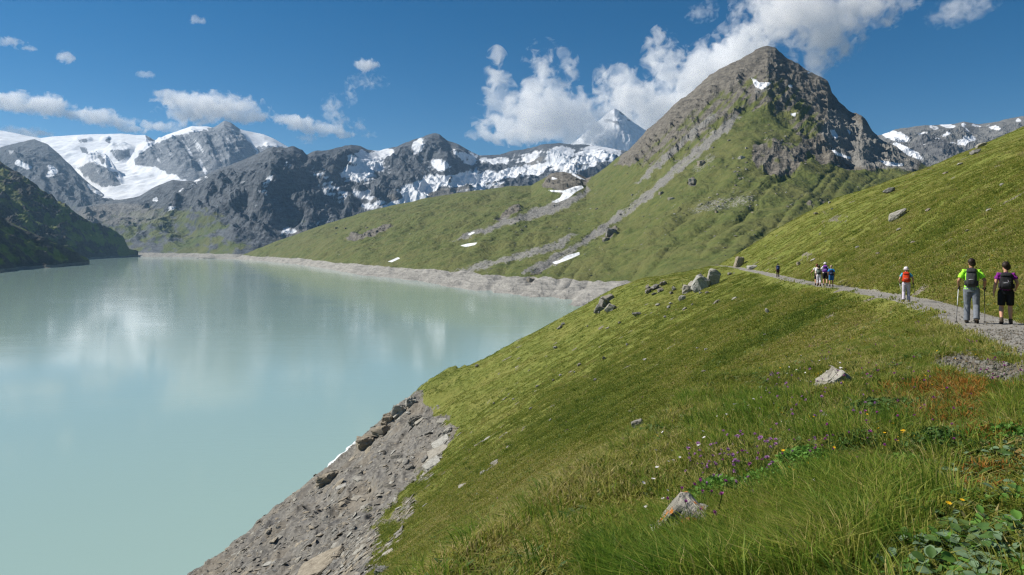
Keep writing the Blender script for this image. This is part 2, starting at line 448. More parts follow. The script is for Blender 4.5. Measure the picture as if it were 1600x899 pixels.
def far_relief(P, W):
    x, y = P[..., 0], P[..., 1]
    wx = fbm(x / 700, y / 700, 3, 7) * 0.5
    gul = ridged(W['a'] * 4.2 / 330 + wx, W['tc'] * 2.0 + wx, 5, 111, 0.45) - 0.45
    iso = ridged(x / 420 + wx, y / 520, 5, 123, 0.45) - 0.45
    low = np.interp(W['a'], [100, 250, 400, 520], [0.55, 0.6, 0.95, 1.0])
    e = np.clip(W['tc'] * 3.0, 0.08, 1) * (1 - 0.85 * sstep(0.75, 1, W['tc']) * (W['t'] <= 9)) * low
    return e * (gul * 130 + iso * 95 + fbm(x / 130, y / 170, 5, 9) * 36 + (ridged(x / 60, y / 80, 4, 19) - .45) * 12 + ledges(P[..., 2], 95, 25, x, y, .22) * 44 + ledges(P[..., 2], 34, 27, x, y, .22) * 13), dict(gul=gul, iso=iso)
def far_masks(P, px, py, W, V):
    n = fbm(px / 14, py / 10, 5, 131); st = fbm((px + py * .35) / 5, py / 16, 4, 139); bd = fbm(px / 30, (py + px * .22) / 4.5, 4, 141)
    qx, qy = px + fbm(px / 22, py / 22, 4, 133) * 12, py + fbm(px / 18, py / 14, 4, 137) * 8
    field = 0.20 * blobs(px, py, [(640, 270, 190, 60, 0, 1), (880, 250, 90, 40, 0, 1), (430, 290, 60, 40, 0, .5)]) + 0.86 * blobs(qx, qy, [
        (572, 252, 34, 14, 12, 1.0), (596, 240, 22, 10, -10, 1), (560, 270, 26, 14, 15, .95), (655, 228, 10, 16, 20, .95), (648, 302, 26, 22, -20, 1), (672, 290, 18, 14, 0, 1), (700, 282, 30, 10, -5, .9), (740, 280, 50, 12, -6, 1.0),
        (790, 272, 40, 9, -14, .95), (690, 258, 14, 10, 30, .8), (730, 246, 22, 10, 25, .85), (620, 318, 34, 8, -14, 1), (590, 322, 28, 6, -8, .8), (570, 306, 24, 8, 10, .68), (770, 252, 22, 8, 0, .6), (842, 264, 32, 8, -28, .9), (872, 245, 24, 18, -15, 1.0), (902, 258, 34, 12, -8, .85), (880, 275, 30, 7, -8, .7),
        (940, 240, 36, 16, 0, 1.0), (830, 246, 18, 7, -25, .6), (760, 292, 50, 5, -9, .7), (520, 300, 30, 12, 30, .56), (418, 283, 7, 15, 25, .95), (410, 300, 8, 8, 0, .6), (448, 262, 6, 12, 0, .5), (500, 270, 16, 12, 30, .55), (452, 360, 14, 5, -8, .5), (505, 348, 22, 6, -20, .45),
        (312, 282, 22, 3.2, -18, 1), (285, 296, 16, 3, -20, .9), (268, 325, 9, 3.5, -20, .8), (245, 313, 7, 4, 0, .6), (300, 300, 40, 10, -20, .5), (230, 330, 10, 3, 0, .5), (360, 290, 40, 12, 10, .42)])
    snow = np.clip(field * 1.0 - 0.55 * np.clip(V['gul'] + 0.02, -0.3, 0.4) - 0.65 * np.clip(V['iso'], -0.25, 0.4) + n * 0.25 + st * 0.42 + bd * 0.55 - 0.05 + 0.10 * field, 0, 1)
    snow = snow * (field > 0.02)
    gf = blobs(px, py, [(260, 352, 130, 34, -4, .85), (320, 385, 90, 20, 0, .95), (200, 372, 70, 30, 0, .9), (470, 345, 60, 22, 20, .35), (620, 330, 130, 12, -10, .5)])
    g = np.clip(gf + n * 0.75 - 0.9 * np.maximum(V['iso'], 0) - 0.2, 0, 1)
    sc = blobs(px, py, [(190, 335, 80, 20, 0, .8), (460, 372, 40, 12, -15, .9), (700, 302, 140, 10, -5, .75), (820, 262, 40, 8, -28, .8)])
    shore = sstep(2.5, -2.5, P[..., 2] + 33 + n * 5) * (px < 420)
    return dict(snow=snow, grass=g, scree=sc, shore=shore)
layer('mountain', 980, 330, far_foot, far_crest, far_shape, far_relief, far_masks, mat_far, back=0.35)

# ------------------------------------------------------------------ glacier mountains behind on the left, snow summits, right-hand far peaks
mat_gl = mountain_mat('glacier_massif_ground', (0.095, 0.108, 0.128), (0.255, 0.268, 0.285), (0.25, 0.25, 0.25), GRASS_A, GRASS_B, 40.0)
def gl_relief(P, W):
    x, y = P[..., 0], P[..., 1]
    px, py = W['a'], W['py']
    face = np.maximum(poly(px, py, [(205, 250), (235, 226), (270, 210), (350, 185), (375, 205), (400, 240), (365, 270), (290, 285), (215, 262)], 8), blobs(px, py, [(155, 272, 36, 18, 28, 1), (130, 217, 14, 4, 0, .6), (165, 216, 8, 3, 0, .6), (187, 238, 22, 9, 0, .5), (425, 230, 14, 8, 30, .6)]))
    gul = ridged(px * 8.3 / 380 + W['tc'] * 1.5, W['tc'] * 1.3, 5, 211, .45) - 0.45
    iso = ridged(x / 700, y / 900, 6, 213) - 0.45
    e = np.clip(W['tc'] * 4, 0.1, 1) * (1 - 0.85 * sstep(0.75, 1, W['tc']) * (W['t'] <= 9))
    dz = e * (face * (gul * 110 + iso * 60 + fbm(x / 200, y / 260, 5, 9) * 40 + ledges(P[..., 2], 130, 29, x, y, -.5) * 40) + (1 - face) * (fbm(x / 900, y / 900, 4, 217) * 130 + fbm(x / 150, y / 260, 3, 219) * 12))
    return dz + face * e * 110, dict(face=face, gul=gul, iso=iso)
def gl_masks(P, px, py, W, V):
    n = fbm(px / 14, py / 14, 5, 231)
    qx, qy = px + fbm(px / 16, py / 16, 4, 233) * 8, py + fbm(px / 14, py / 14, 4, 237) * 6
    rock = np.maximum.reduce([
        poly(qx, qy, [(208, 248), (232, 230), (262, 216), (283, 209), (322, 203), (336, 196), (350, 172), (366, 186), (376, 206), (388, 222), (402, 240), (380, 258), (350, 275), (300, 284), (262, 272), (245, 262), (212, 260)], 3),
        poly(qx, qy, [(118, 262), (140, 252), (165, 262), (186, 272), (188, 290), (165, 292), (140, 282)], 4), poly(qx, qy, [(120, 217), (136, 214), (140, 223), (124, 224)], 3), poly(qx, qy, [(162, 219), (171, 217), (172, 223), (164, 223)], 2),
        0.85 * poly(qx, qy, [(172, 236), (200, 232), (205, 248), (188, 252), (176, 246)], 4), poly(qx, qy, [(122, 232), (136, 232), (142, 242), (130, 240)], 3), poly(qx, qy, [(228, 213), (236, 215), (243, 222), (232, 221)], 2), poly(qx, qy, [(400, 232), (415, 228), (440, 228), (450, 240), (410, 245)], 4), poly(qx, qy, [(150, 240), (165, 250), (160, 256), (150, 248)], 3)])
    snow = 1 - rock + rock * np.clip(0.16 - 0.6 * V['gul'] + 0.95 * fbm((px - py * .6) / 4, (px + py) / 40, 4, 239) + n * 0.3, 0, 0.6)
    snow = np.where(py > 312, snow * 0.3, snow)
    return dict(snow=snow, scree=(py > 300) * 0.7 + 0 * px)
layer('mountain', 480, 210, [(-330, 6000, 380), (0, 6000, 380), (150, 5600, 330), (250, 5600, 330), (480, 5600, 330)],
      [(-330, 190, 9000), (-60, 198, 9000), (0, 204, 9000), (40, 212, 9000), (64, 216, 9000), (82, 213, 9000), (117, 211, 9000), (149, 210, 9000), (189, 209, 9000), (213, 212, 9000), (228, 212, 9000), (242, 220, 8900), (260, 212, 8700), (281, 204, 8600), (299, 198, 8600), (320, 200, 8500), (333, 202, 8500), (342, 197, 8500), (350, 191, 8500), (361, 193, 8500), (374, 203, 8600), (398, 208, 8700), (413, 211, 8700), (427, 217, 8700), (445, 227, 8700), (480, 245, 8700)],
      lambda t, a: t ** 1.25, gl_relief, gl_masks, mat_gl, back=0.3)
mat_gl2 = mountain_mat('dark_spur_ground', (0.045, 0.054, 0.066), (0.130, 0.142, 0.155), (0.15, 0.15, 0.15), (0.05, 0.075, 0.03), (0.07, 0.09, 0.035), 30.0)
def spur_relief(P, W):
    x, y = P[..., 0], P[..., 1]
    gul = ridged(W['a'] * 6 / 300, W['tc'] * 1.8, 5, 311, 0.45) - 0.45
    iso = ridged(x / 420, y / 520, 5, 323, .45) - 0.45
    e = np.clip(W['tc'] * 4, 0.1, 1) * (1 - 0.85 * sstep(0.75, 1, W['tc']) * (W['t'] <= 9))
    return e * (gul * 100 + iso * 80 + fbm(x / 90, y / 120, 4, 9) * 26), dict(gul=gul, iso=iso)
def spur_masks(P, px, py, W, V):
    n = fbm(px / 12, py / 12, 5, 331)
    f = blobs(px + n * 8, py + n * 6, [(36, 258, 18, 6, 20, 1), (80, 270, 12, 8, -40, .8), (20, 240, 10, 5, 0, .6), (140, 292, 10, 4, 30, .8), (155, 302, 14, 4, 20, .8), (60, 280, 20, 5, 20, .5), (110, 290, 12, 4, 30, .5)])
    return dict(snow=np.clip(f + n * 0.4 - 0.5 * V['gul'] - 0.1, 0, 1) * (f > 0.02), grass=np.clip(sstep(305, 335, py) * 0.6 + n * .4, 0, 1) * (py > 300))
layer('mountain', 330, 170, [(-330, 4900, 150), (220, 4900, 170)], [(-330, 215, 6700), (-40, 232, 6800), (0, 231, 6900), (30, 222, 7000), (54, 218, 7000), (75, 225, 6900), (95, 244, 6800), (115, 264, 6700), (140, 288, 6500), (165, 306, 6300), (200, 322, 6000), (220, 328, 5800)],
      lambda t, a: t ** 1.1, spur_relief, spur_masks, mat_gl2, back=0.3)
def snowy_masks(P, px, py, W, V):
    n = fbm(px / 10, py / 8, 5, 431)
    f = 0.95 + blobs(px, py, [(958, 190, 40, 22, 0, .3)])
    rk = blobs(px + n * 6, py + n * 5, [(955, 190, 16, 4, 8, 1), (972, 178, 7, 2.5, 35, 1), (982, 188, 6, 2, 35, .9), (940, 205, 10, 4, 0, .6)])
    return dict(snow=np.clip(f + n * 0.4 - rk, 0, 1))
def mild(P, W):
    x, y = P[..., 0], P[..., 1]
    e = np.clip(W['tc'] * 4, 0.1, 1) * (1 - 0.85 * sstep(0.75, 1, W['tc']) * (W['t'] <= 9))
    g = ridged(x / 700, y / 900, 6, 413) - 0.45
    return e * (g * 220 + fbm(x / 200, y / 300, 4, 5) * 40), dict(gul=g)
layer('mountain', 200, 90, [(820, 11800, 1100), (1120, 11800, 1000)], [(820, 262, 13000), (870, 240, 13000), (905, 215, 13000), (930, 192, 13000), (950, 176, 13000), (960, 170, 13000), (968, 174, 13000), (985, 188, 13000), (1005, 202, 13000), (1040, 222, 13000), (1120, 250, 13000)],
      lambda t, a: t ** 1.1, mild, snowy_masks, mat_gl, back=0.2)
mat_right = mountain_mat('right_peaks_ground', (0.070, 0.074, 0.080), (0.170, 0.170, 0.168), (0.20, 0.20, 0.19), GRASS_A, GRASS_B, 22.0)
def right_relief(P, W):
    x, y = P[..., 0], P[..., 1]
    iso = ridged(x / 260, y / 330, 7, 513) - 0.45
    e = np.clip(W['tc'] * 4, 0.1, 1) * (1 - 0.85 * sstep(0.75, 1, W['tc']) * (W['t'] <= 9))
    hump = blobs(W['a'], W['py'], [(1460, 234, 36, 18, 0, 1)])
    return e * (iso * 75 + hump * 25 + fbm(x / 60, y / 80, 4, 9) * 14), dict(iso=iso, hump=hump)
def right_masks(P, px, py, W, V):
    n = fbm(px / 8, py / 6, 5, 531)
    f = blobs(px + n * 6, py + n * 4, [(1402, 214, 24, 9, 12, 1), (1385, 210, 12, 5, 20, 1), (1440, 208, 12, 3, -6, .9), (1482, 197, 15, 3.5, 8, 1), (1460, 200, 9, 4, 10, .8), (1478, 210, 9, 3.5, -20, .9), (1506, 195, 4, 5, 20, .8), (1524, 196, 10, 2.5, 10, .9), (1555, 200, 13, 4, 10, .95), (1590, 188, 6, 3, 0, .9), (1510, 220, 17, 6, -20, 1), (1418, 236, 34, 7, 28, 1), (1445, 226, 4, 3, 0, .6), (1465, 217, 6, 2, 0, .7), (1490, 224, 5, 2, 0, .6), (1640, 190, 30, 6, 0, .8), (1510, 203, 8, 3, 40, .6)])
    return dict(snow=np.clip(f * 1.05 - 0.5 * V['iso'] + n * 0.3 - 0.1, 0, 1) * (f > 0.02), scree=0.6 * np.ones(px.shape) * (V['hump'] < 0.4))
layer('mountain', 330, 130, [(1330, 2900, 260), (1760, 2900, 280)], [(1330, 222, 4300), (1362, 214, 4300), (1376, 212, 4300), (1400, 203, 4300), (1430, 198, 4300), (1470, 195, 4300), (1490, 194, 4300), (1506, 191, 4300), (1530, 195, 4300), (1560, 190, 4300), (1590, 183, 4300), (1640, 176, 4300), (1760, 170, 4300)],
      lambda t, a: t ** 1.2, right_relief, right_masks, mat_right, back=0.3)
# ------------------------------------------------------------------ the near hillside with the path
_yk = np.array([-40, -20, 0, 6, 13.6, 21.5, 33.5, 50, 66, 83, 105, 125, 150, 180, 230, 300, 420])
_xk = np.array([-16, -6, 3.6, 6.6, 10.6, 14.3, 20.1, 23.3, 27.6, 33, 38, 41.5, 46, 50.5, 58, 70, 90])
_zk = np.array([-0.4, -0.8, -1.25, -1.55, -1.97, -2.25, -2.75, -2.97, -3.4, -3.9, -4.1, -4.25, -4.6, -5.0, -6, -8, -12])
_yd = np.linspace(-40, 420, 2301)
def _smooth(v, w):
    k = np.hanning(w); k /= k.sum()
    return np.convolve(np.pad(v, w // 2, mode='edge'), k, mode='valid')
_xd = _smooth(np.interp(_yd, _yk, _xk), 41); _zd = _smooth(np.interp(_yd, _yk, _zk), 61)
_sd = np.gradient(_xd, _yd)
def path_x(y): return np.interp(y, _yd, _xd)
def path_z(y): return np.interp(y, _yd, _zd)
def path_d(x, y):
    return (x - path_x(y)) / np.sqrt(1 + np.interp(y, _yd, _sd) ** 2)
PATH_HW = 0.98
def path_w(x, y):
    return PATH_HW + 0.22 * fbm(y * 0.45, y * 0 + np.sign(path_d(x, y)) * 9.0, 3, 601)
def shore_x(y): return np.interp(y, [0, 60, 104, 140, 169, 200, 226, 300], [-60, -53, -48.5, -43, -39.8, -36.5, -34, -26])
def near_h(x, y, rough=True):
    x = np.asarray(x, float); y = np.asarray(y, float)
    z = near_raw(x, y)
    lw = np.maximum(-31 - near_raw(shore_x(y), y), 2.0)
    low = -31 - z
    z = np.where(low > 0, -31 - low * np.clip(19.0 / lw, 0.4, 4.0), z)
    z = z - 0.012 * np.maximum(y - 215, 0) ** 2
    d = path_d(x, y)
    if rough:
        off = sstep(0.6, 2.5, np.abs(d))
        dist = np.sqrt(x * x + y * y)
        z = z + off * (fbm(x / 17, y / 17, 4, 611) * 0.9 * np.clip(dist / 60, 0.15, 1.2)
                       + fbm(x / 3.1, y / 3.1, 2, 613) * 0.22 * sstep(85, 35, dist) + fbm(x / 0.8, y / 0.8, 3, 617) * 0.07 * sstep(28, 10, dist))
        z = z + sstep(0.9, 0.4, np.abs(d)) * fbm(x / 0.5, y / 0.5, 3, 619) * 0.03
        rr = sstep(-24, -34, z) * sstep(-58, -46, z)
        gx = fbm(x / 9, y / 14, 3, 623) * 0.5
        z = z + rr * ((ridged(x / 9 + gx, y / 16, 4, 627, .45) - 0.45) * 1.9 + (ridged(x / 2.6 + gx, y / 7.5, 3, 629) - 0.45) * 0.65)
    return z
def near_raw(x, y):
    d = path_d(x, y)
    zp = path_z(y)
    up = np.maximum(d - PATH_HW, 0)
    U = np.interp(up, [0, 0.5, 14, 28, 42, 56, 70, 120, 300], [0, 0.33, 9.0, 15.8, 21, 26.5, 32.5, 52, 120])
    dn = np.maximum(-d - PATH_HW, 0)
    G = np.interp(y, [0, 20, 60, 90, 120, 150, 185, 220], [0.66, 0.70, 0.72, 0.63, 0.52, 0.425, 0.40, 0.40])
    D = G * dn * (0.70 + 0.30 * sstep(0, 60, dn))
    Dn = 0.22 * np.minimum(dn, 5.2) + 0.80 * np.maximum(dn - 5.2, 0) - 0.17 * np.maximum(dn - 16, 0)
    b = sstep(27, 15, y)
    D = D * (1 - b) + Dn * b
    z = zp + U - D
    z = z + 2.3 * np.exp(-((x - 27) / 11) ** 2 - ((y - 148) / 22) ** 2)      # grassy knoll below the trail bend
    z = z - 0.0105 * np.maximum(y - 158, 0) ** 2 * sstep(-36, -24, z)
    return z
def near_masks(x, y, z):
    px = 800 + F * x / y; py = HZ - F * z / y
    d = path_d(x, y)
    w1 = fbm(px / 30, py / 30, 4, 641); w2 = fbm(px / 26, py / 26, 4, 643)
    w3 = fbm(px / 9, py / 9, 3, 645)
    qx, qy = px + 26 * w1 + 9 * w3, py + 22 * w2 + 8 * w3
    rock = np.maximum.reduce([
        poly(qx, qy, [(628, 560), (648, 612), (668, 640), (722, 660), (705, 700), (660, 745), (600, 795), (590, 850), (575, 960), (200, 1100), (100, 700)], 7),
        sstep(-44.5, -46.5, z + 2 * w1)])
    sc = blobs(qx, qy, [(625, 805, 40, 9, -32, .8), (612, 850, 26, 8, -50, .75), (640, 785, 16, 5, -30, .8), (1505, 570, 66, 22, 8, 1.3), (1565, 588, 66, 26, 0, 1.3), (1022, 452, 18, 7, -18, .8), (962, 440, 30, 6, -20, .5), (1210, 408, 22, 5, -28, .5), (1260, 405, 20, 3, -25, .6), (930, 592, 20, 5, -38, .45), (1310, 345, 30, 4, -25, .6), (1290, 330, 12, 3, -25, .5)])
    sc = np.maximum(sc, 0.85 * sstep(0.36, 0.52, fbm(x / 2.4, y / 2.4, 3, 651)) * sstep(6, 14, np.hypot(x, y)) * sstep(-30, -24, z))
    path = sstep(0.12, -0.12, np.abs(d) - path_w(x, y)) * (y > -30)
    return rock, sc, path

NA, NR = 900, 720
_az = np.concatenate([np.linspace(-64, -38, 60)[:-1], np.linspace(-38, 38, NA), np.linspace(38, 68, 70)[1:]])
_r = np.exp(np.linspace(math.log(0.7), math.log(330), NR))
A_, R_ = np.meshgrid(np.radians(_az), _r)
nx, ny = R_ * np.sin(A_), R_ * np.cos(A_)
nz = near_h(nx, ny)
rock, scar, pth = near_masks(nx, np.maximum(ny, 0.3), nz)
# ground just behind and beside the camera is carried by a small closing fan of the same sheet
m = NT('hillside_ground')
p = m.pos()
n1 = m.noise(p, 0.09, 5, 0.6); n2 = m.noise(p, 0.9, 5, 0.65); n3 = m.noise(p, 6.0, 5, 0.7)
turf = m.mix(m.rng(n2, 0.3, 0.7), (0.108, 0.132, 0.022), (0.172, 0.184, 0.036))
turf = m.mix(m.math('MULTIPLY', m.rng(n1, 0.45, 0.65), 0.5), turf, (0.190, 0.178, 0.046))
turf = m.mix(m.math('MULTIPLY', m.rng(n3, 0.5, 0.75), 0.5), turf, (0.048, 0.058, 0.016))
strat = m.noise(m.vmul(p, (0.5, 0.22, 1.6)), 0.55, 6, 0.65, 0.8)
rk = m.mix(m.rng(strat, 0.32, 0.68), (0.060, 0.056, 0.050), (0.205, 0.192, 0.168))
rk = m.mix(m.math('MULTIPLY', m.rng(m.noise(p, 0.22, 5, 0.6), 0.45, 0.7), 0.6), rk, (0.150, 0.150, 0.150))
sepc = m.n('ShaderNodeSeparateColor'); m.put(sepc.inputs[0], m.vor(m.vmul(p, (1, 0.6, 1.6)), 2.4, 'F1', 'Color'))
rk = m.mix(0.5, rk, m.mix(sepc.outputs[0], (0.050, 0.047, 0.042), (0.260, 0.240, 0.205)))
edge = m.vor(m.vmul(p, (1, 0.6, 1.6)), 2.4, 'DISTANCE_TO_EDGE')
rk = m.mix(m.math('MULTIPLY', m.rng(m.noise(m.vmul(p, (1, .4, 1)), 0.16, 5, 0.65), 0.48, 0.64), 0.45), rk, (0.205, 0.172, 0.125))
rk = m.mix(m.math('MULTIPLY', m.rng(m.noise(m.vmul(p, (1, .4, 1)), 0.10, 5, 0.65), 0.52, 0.66), 0.65), rk, (0.060, 0.060, 0.062))
soil = m.mix(m.rng(n3, .35, .65), (0.070, 0.058, 0.040), (0.250, 0.225, 0.185))
grav = m.mix(m.rng(m.noise(p, 14.0, 5, 0.75), 0.3, 0.7), (0.185, 0.172, 0.150), (0.345, 0.325, 0.290))
grav = m.mix(m.math('MULTIPLY', m.rng(m.noise(p, 0.8, 4, 0.6), 0.45, 0.7), 0.4), grav, (0.185, 0.165, 0.130))
j = m.math('MULTIPLY', m.math('SUBTRACT', n3, 0.5), 0.6)
c = m.mix(m.rng(m.math('ADD', m.attr('scar'), m.math('MULTIPLY', j, 1.6)), 0.4, 0.6), turf, soil)
c = m.mix(m.rng(m.math('ADD', m.attr('rock'), j), 0.4, 0.6), c, rk)
c = m.mix(m.rng(m.math('ADD', m.attr('path'), j), 0.38, 0.62), c, grav)
m.base(c)
m.bump(m.math('ADD', m.math('ADD', m.math('MULTIPLY', m.math('MULTIPLY', strat, m.attr('rock')), 0.8), m.math('MULTIPLY', n3, 0.2)), m.math('MULTIPLY', m.math('MULTIPLY', m.attr('rock'), sepc.outputs[1]), 0.45)), 0.75, 0.5)
mat_near = m.m
ground = grid_mesh('hillside', np.stack([nx, ny, nz], -1), dict(rock=rock, scar=scar, path=pth), mat_near, smooth=True)

# ------------------------------------------------------------------ the lake
m = NT('lake_water')
p = m.pos()
wv = m.noise(m.vmul(p, (0.35, 1.0, 1.0)), 0.55, 4, 0.6)
wv2 = m.noise(m.vmul(p, (0.25, 1.0, 1.0)), 0.06, 3, 0.5)
patch = m.noise(m.vmul(p, (1.0, 0.5, 1.0)), 0.006, 3, 0.5)
m.base(m.mix(patch, (0.262, 0.376, 0.338), (0.286, 0.396, 0.356)))
m.b.inputs['Roughness'].default_value = 0.075
m.b.inputs['IOR'].default_value = 1.33
m.b.inputs['Specular IOR Level'].default_value = 0.5
bn = m.bump(m.math('ADD', m.math('MULTIPLY', wv, 0.5), m.math('MULTIPLY', wv2, 0.9)), 0.5, 0.22)
m.put(bn.inputs['Strength'], m.rng(m.noise(m.vmul(p, (0.6, 1.0, 1.0)), 0.011, 4, 0.6), 0.38, 0.62, 0.10, 0.44))
me = bpy.data.meshes.new('lake')
me.from_pydata([(-6000, -400, LAKE), (1200, -400, LAKE), (1200, 4300, LAKE), (-6000, 4300, LAKE)], [], [(0, 1, 2, 3)])
me.materials.append(m.m)
lake = bpy.data.objects.new('lake', me); COL.objects.link(lake); lake['kind'] = 'structure'
# valley floor under everything, out past the farthest summit
me = bpy.data.meshes.new('ground')
me.from_pydata([(-30000, -2000, LAKE - 14), (30000, -2000, LAKE - 14), (30000, 11400, LAKE - 14), (-30000, 11400, LAKE - 14)], [], [(0, 1, 2, 3)])
me.materials.append(mat_left)
gr = bpy.data.objects.new('ground', me); COL.objects.link(gr); gr['kind'] = 'structure'
def remeshed(name, bm, voxel, smooth=2, fac=0.5):
    """voxel union of the loose shapes in bm as one continuous mesh"""
    me = bpy.data.meshes.new(name); bm.to_mesh(me); bm.free()
    o = bpy.data.objects.new(name, me); COL.objects.link(o)
    r = o.modifiers.new('r', 'REMESH'); r.mode = 'VOXEL'; r.voxel_size = voxel; r.use_smooth_shade = True
    if smooth:
        s_ = o.modifiers.new('s', 'SMOOTH'); s_.iterations = smooth; s_.factor = fac
    dg = bpy.context.evaluated_depsgraph_get()
    out = bpy.data.meshes.new_from_object(o.evaluated_get(dg))
    out.name = name
    bpy.data.objects.remove(o); bpy.data.meshes.remove(me)
    return out

# ------------------------------------------------------------------ finding ground under a photo direction
_ys = np.exp(np.linspace(math.log(2.0), math.log(300), 420))
def hit(px, py):
    """first point of the near hillside along the direction of a photo pixel"""
    ys = _ys
    for it in range(2):
        below = np.nonzero((HZ - py) / F * ys <= near_h((px - 800) / F * ys, ys))[0]
        if len(below) == 0:
            return None
        i = below[0]
        if it == 0:
            ys = np.linspace(ys[max(i - 1, 0)], ys[i], 30)
    y = ys[i]; x = (px - 800) / F * y
    return Vector((x, y, float(near_h(np.array([x]), np.array([y]))[0])))
def ground_z(x, y):
    return float(near_h(np.array([x], float), np.array([y], float))[0])
def normals(x, y):
    e = 0.25
    gx = (near_h(x + e, y) - near_h(x - e, y)) / (2 * e)
    gy = (near_h(x, y + e) - near_h(x, y - e)) / (2 * e)
    n = np.stack([-gx, -gy, np.ones_like(gx)], -1)
    return n / np.linalg.norm(n, axis=-1, keepdims=True)

# ------------------------------------------------------------------ rocks
def rock_mat(name, a, b, lichen=None, warm=(0.24, 0.20, 0.14)):
    m = NT(name)
    v = m.obj()
    info = m.n('ShaderNodeObjectInfo')
    off = m.n('ShaderNodeVectorMath', operation='ADD')
    m.put(off.inputs[0], v); m.put(off.inputs[1], info.outputs['Location'])
    v = off.outputs[0]
    f = m.noise(m.vmul(v, (1, 1, 3)), 2.2, 6, 0.65, 0.7)
    c = m.mix(m.rng(f, 0.3, 0.7), a, b)
    c = m.mix(m.math('MULTIPLY', info.outputs['Random'], 0.45), c, warm)
    c = m.mix(m.math('MULTIPLY', m.rng(m.noise(v, 9, 4, 0.7), 0.52, 0.7), 0.5), c, tuple(k * 0.45 for k in a))
    if lichen:
        c = m.mix(m.rng(m.noise(v, 6.5, 5, 0.65), 0.585, 0.64), c, lichen)
    m.base(c)
    m.bump(m.math('ADD', f, m.math('MULTIPLY', m.noise(v, 12, 5, 0.7), 0.4)), 0.7, 0.12)
    return m.m
ROCK_PALE = rock_mat('pale_schist', (0.20, 0.195, 0.17), (0.42, 0.41, 0.37))
ROCK_GREY = rock_mat('grey_schist', (0.10, 0.097, 0.09), (0.27, 0.26, 0.235))
ROCK_LICHEN = rock_mat('lichen_schist', (0.20, 0.19, 0.16), (0.40, 0.37, 0.31), lichen=(0.50, 0.17, 0.035))
ROCK_WARM = rock_mat('ochre_schist', (0.17, 0.145, 0.11), (0.34, 0.30, 0.235))

def rock_mesh(name, seed, sx, sy, sz, rough=0.10, cuts=1, npts=18, slab=0.0):
    r = random.Random(seed)
    bm = bmesh.new()
    if npts < 0:      # broken block: jittered corners and a few chipped edges
        for sx_ in (-1, 1):
            for sy_ in (-1, 1):
                for sz_ in (-1, 1):
                    bm.verts.new((sx_ * sx * r.uniform(.62, 1.0), sy_ * sy * r.uniform(.62, 1.0), sz_ * sz * r.uniform(.55, 1.0)))
        for i in range(-npts):
            q = [r.uniform(-1, 1) for _ in range(3)]; q[r.randrange(3)] = r.choice((-1.02, 1.02))
            bm.verts.new((q[0] * sx, q[1] * sy, q[2] * sz))
    for i in range(max(npts, 0)):
        v = Vector((r.gauss(0, 1), r.gauss(0, 1), r.gauss(0, 1))).normalized() * r.uniform(0.82, 1.0)
        if slab and abs(v.z) > 1 - slab:
            v.z = math.copysign(1 - slab, v.z)
        bm.verts.new((v.x * sx, v.y * sy, v.z * sz))
    res = bmesh.ops.convex_hull(bm, input=bm.verts)
    bmesh.ops.delete(bm, geom=[g for g in res['geom_interior'] if isinstance(g, bmesh.types.BMVert)], context='VERTS')
    if cuts:
        bmesh.ops.bevel(bm, geom=list(bm.edges), offset=min(sx, sy, sz) * 0.13, segments=1, affect='EDGES', profile=0.6)
        bmesh.ops.triangulate(bm, faces=list(bm.faces))
        bmesh.ops.subdivide_edges(bm, edges=[e for e in bm.edges if e.calc_length() > 0.3 * min(sx, sy, sz)], cuts=cuts, use_grid_fill=True)
        bmesh.ops.triangulate(bm, faces=list(bm.faces))
        s = 1.6 / max(sx, sy, sz)
        for v in bm.verts:
            q = v.co * s + Vector((seed * 1.7, 0, seed * 0.3))
            v.co += v.co.normalized() * min(sx, sy, sz) * rough * (1.3 * mnoise.fractal(q * 1.4, 0.8, 2.1, 4) + 0.9 * mnoise.noise(Vector((q.x, q.y, q.z * 4))))
    me = bpy.data.meshes.new(name)
    bm.to_mesh(me); bm.free()
    return me
def place_rock(name, me, mat, loc, rot, label, group=None, cat='rock'):
    if not me.materials:
        me.materials.append(mat)
    o = bpy.data.objects.new(name, me)
    o.location = loc; o.rotation_euler = rot
    COL.objects.link(o)
    return tag(o, label, cat, group)
_rs = [100]
def big_rock(px, py, w, h, label, mat=ROCK_GREY, tilt=0.0, depth=0.8, sink=0.25, name='boulder', slab=0.0, rough=0.12, cuts=2, pts=18, group=None):
    """px, py: where the foot of the rock meets the turf in the photo; w, h: its size there in photo pixels"""
    c = hit(px, py)
    if c is None:
        return None
    k = c.y / F
    sx, sz = w * k / 2, h * k / 2
    _rs[0] += 1
    me = rock_mesh(name, _rs[0], sx, sx * depth, sz * (1 + sink), rough, cuts, pts, slab)
    return place_rock(name, me, mat, (c.x, c.y, c.z + sz * (1 - sink)), (0, math.radians(tilt), random.uniform(-0.4, 0.4)), label, group)

big_rock(1113, 446, 19, 25, 'tall pale split slab of the outcrop beside the trail bend', ROCK_PALE, 16, 1.2, sink=.4, pts=-6, rough=.12, cuts=2)
big_rock(1094, 454, 27, 23, 'wide pale slab leaning against the tall split slab by the trail', ROCK_PALE, 34, 1.2, sink=.4, pts=-6, rough=.12, cuts=2)
big_rock(1083, 453, 14, 15, 'narrow pale slab wedged under the wide leaning slab', ROCK_PALE, 40, 1.4, sink=.4, pts=-6, rough=.12, cuts=2)
big_rock(1074, 457, 15, 12, 'small pale block at the foot of the split slab outcrop', ROCK_PALE, 0, 1.2, pts=-4)
big_rock(1090, 417, 18, 22, 'dark craggy rock on the brow where the trail disappears', ROCK_GREY, 12, 1.2, sink=.5, pts=-5, rough=.2)
big_rock(1100, 418, 18, 14, 'low dark rock tucked against the craggy rock on the brow', ROCK_GREY, 0, 1.2, sink=.5, pts=-5, rough=.2)
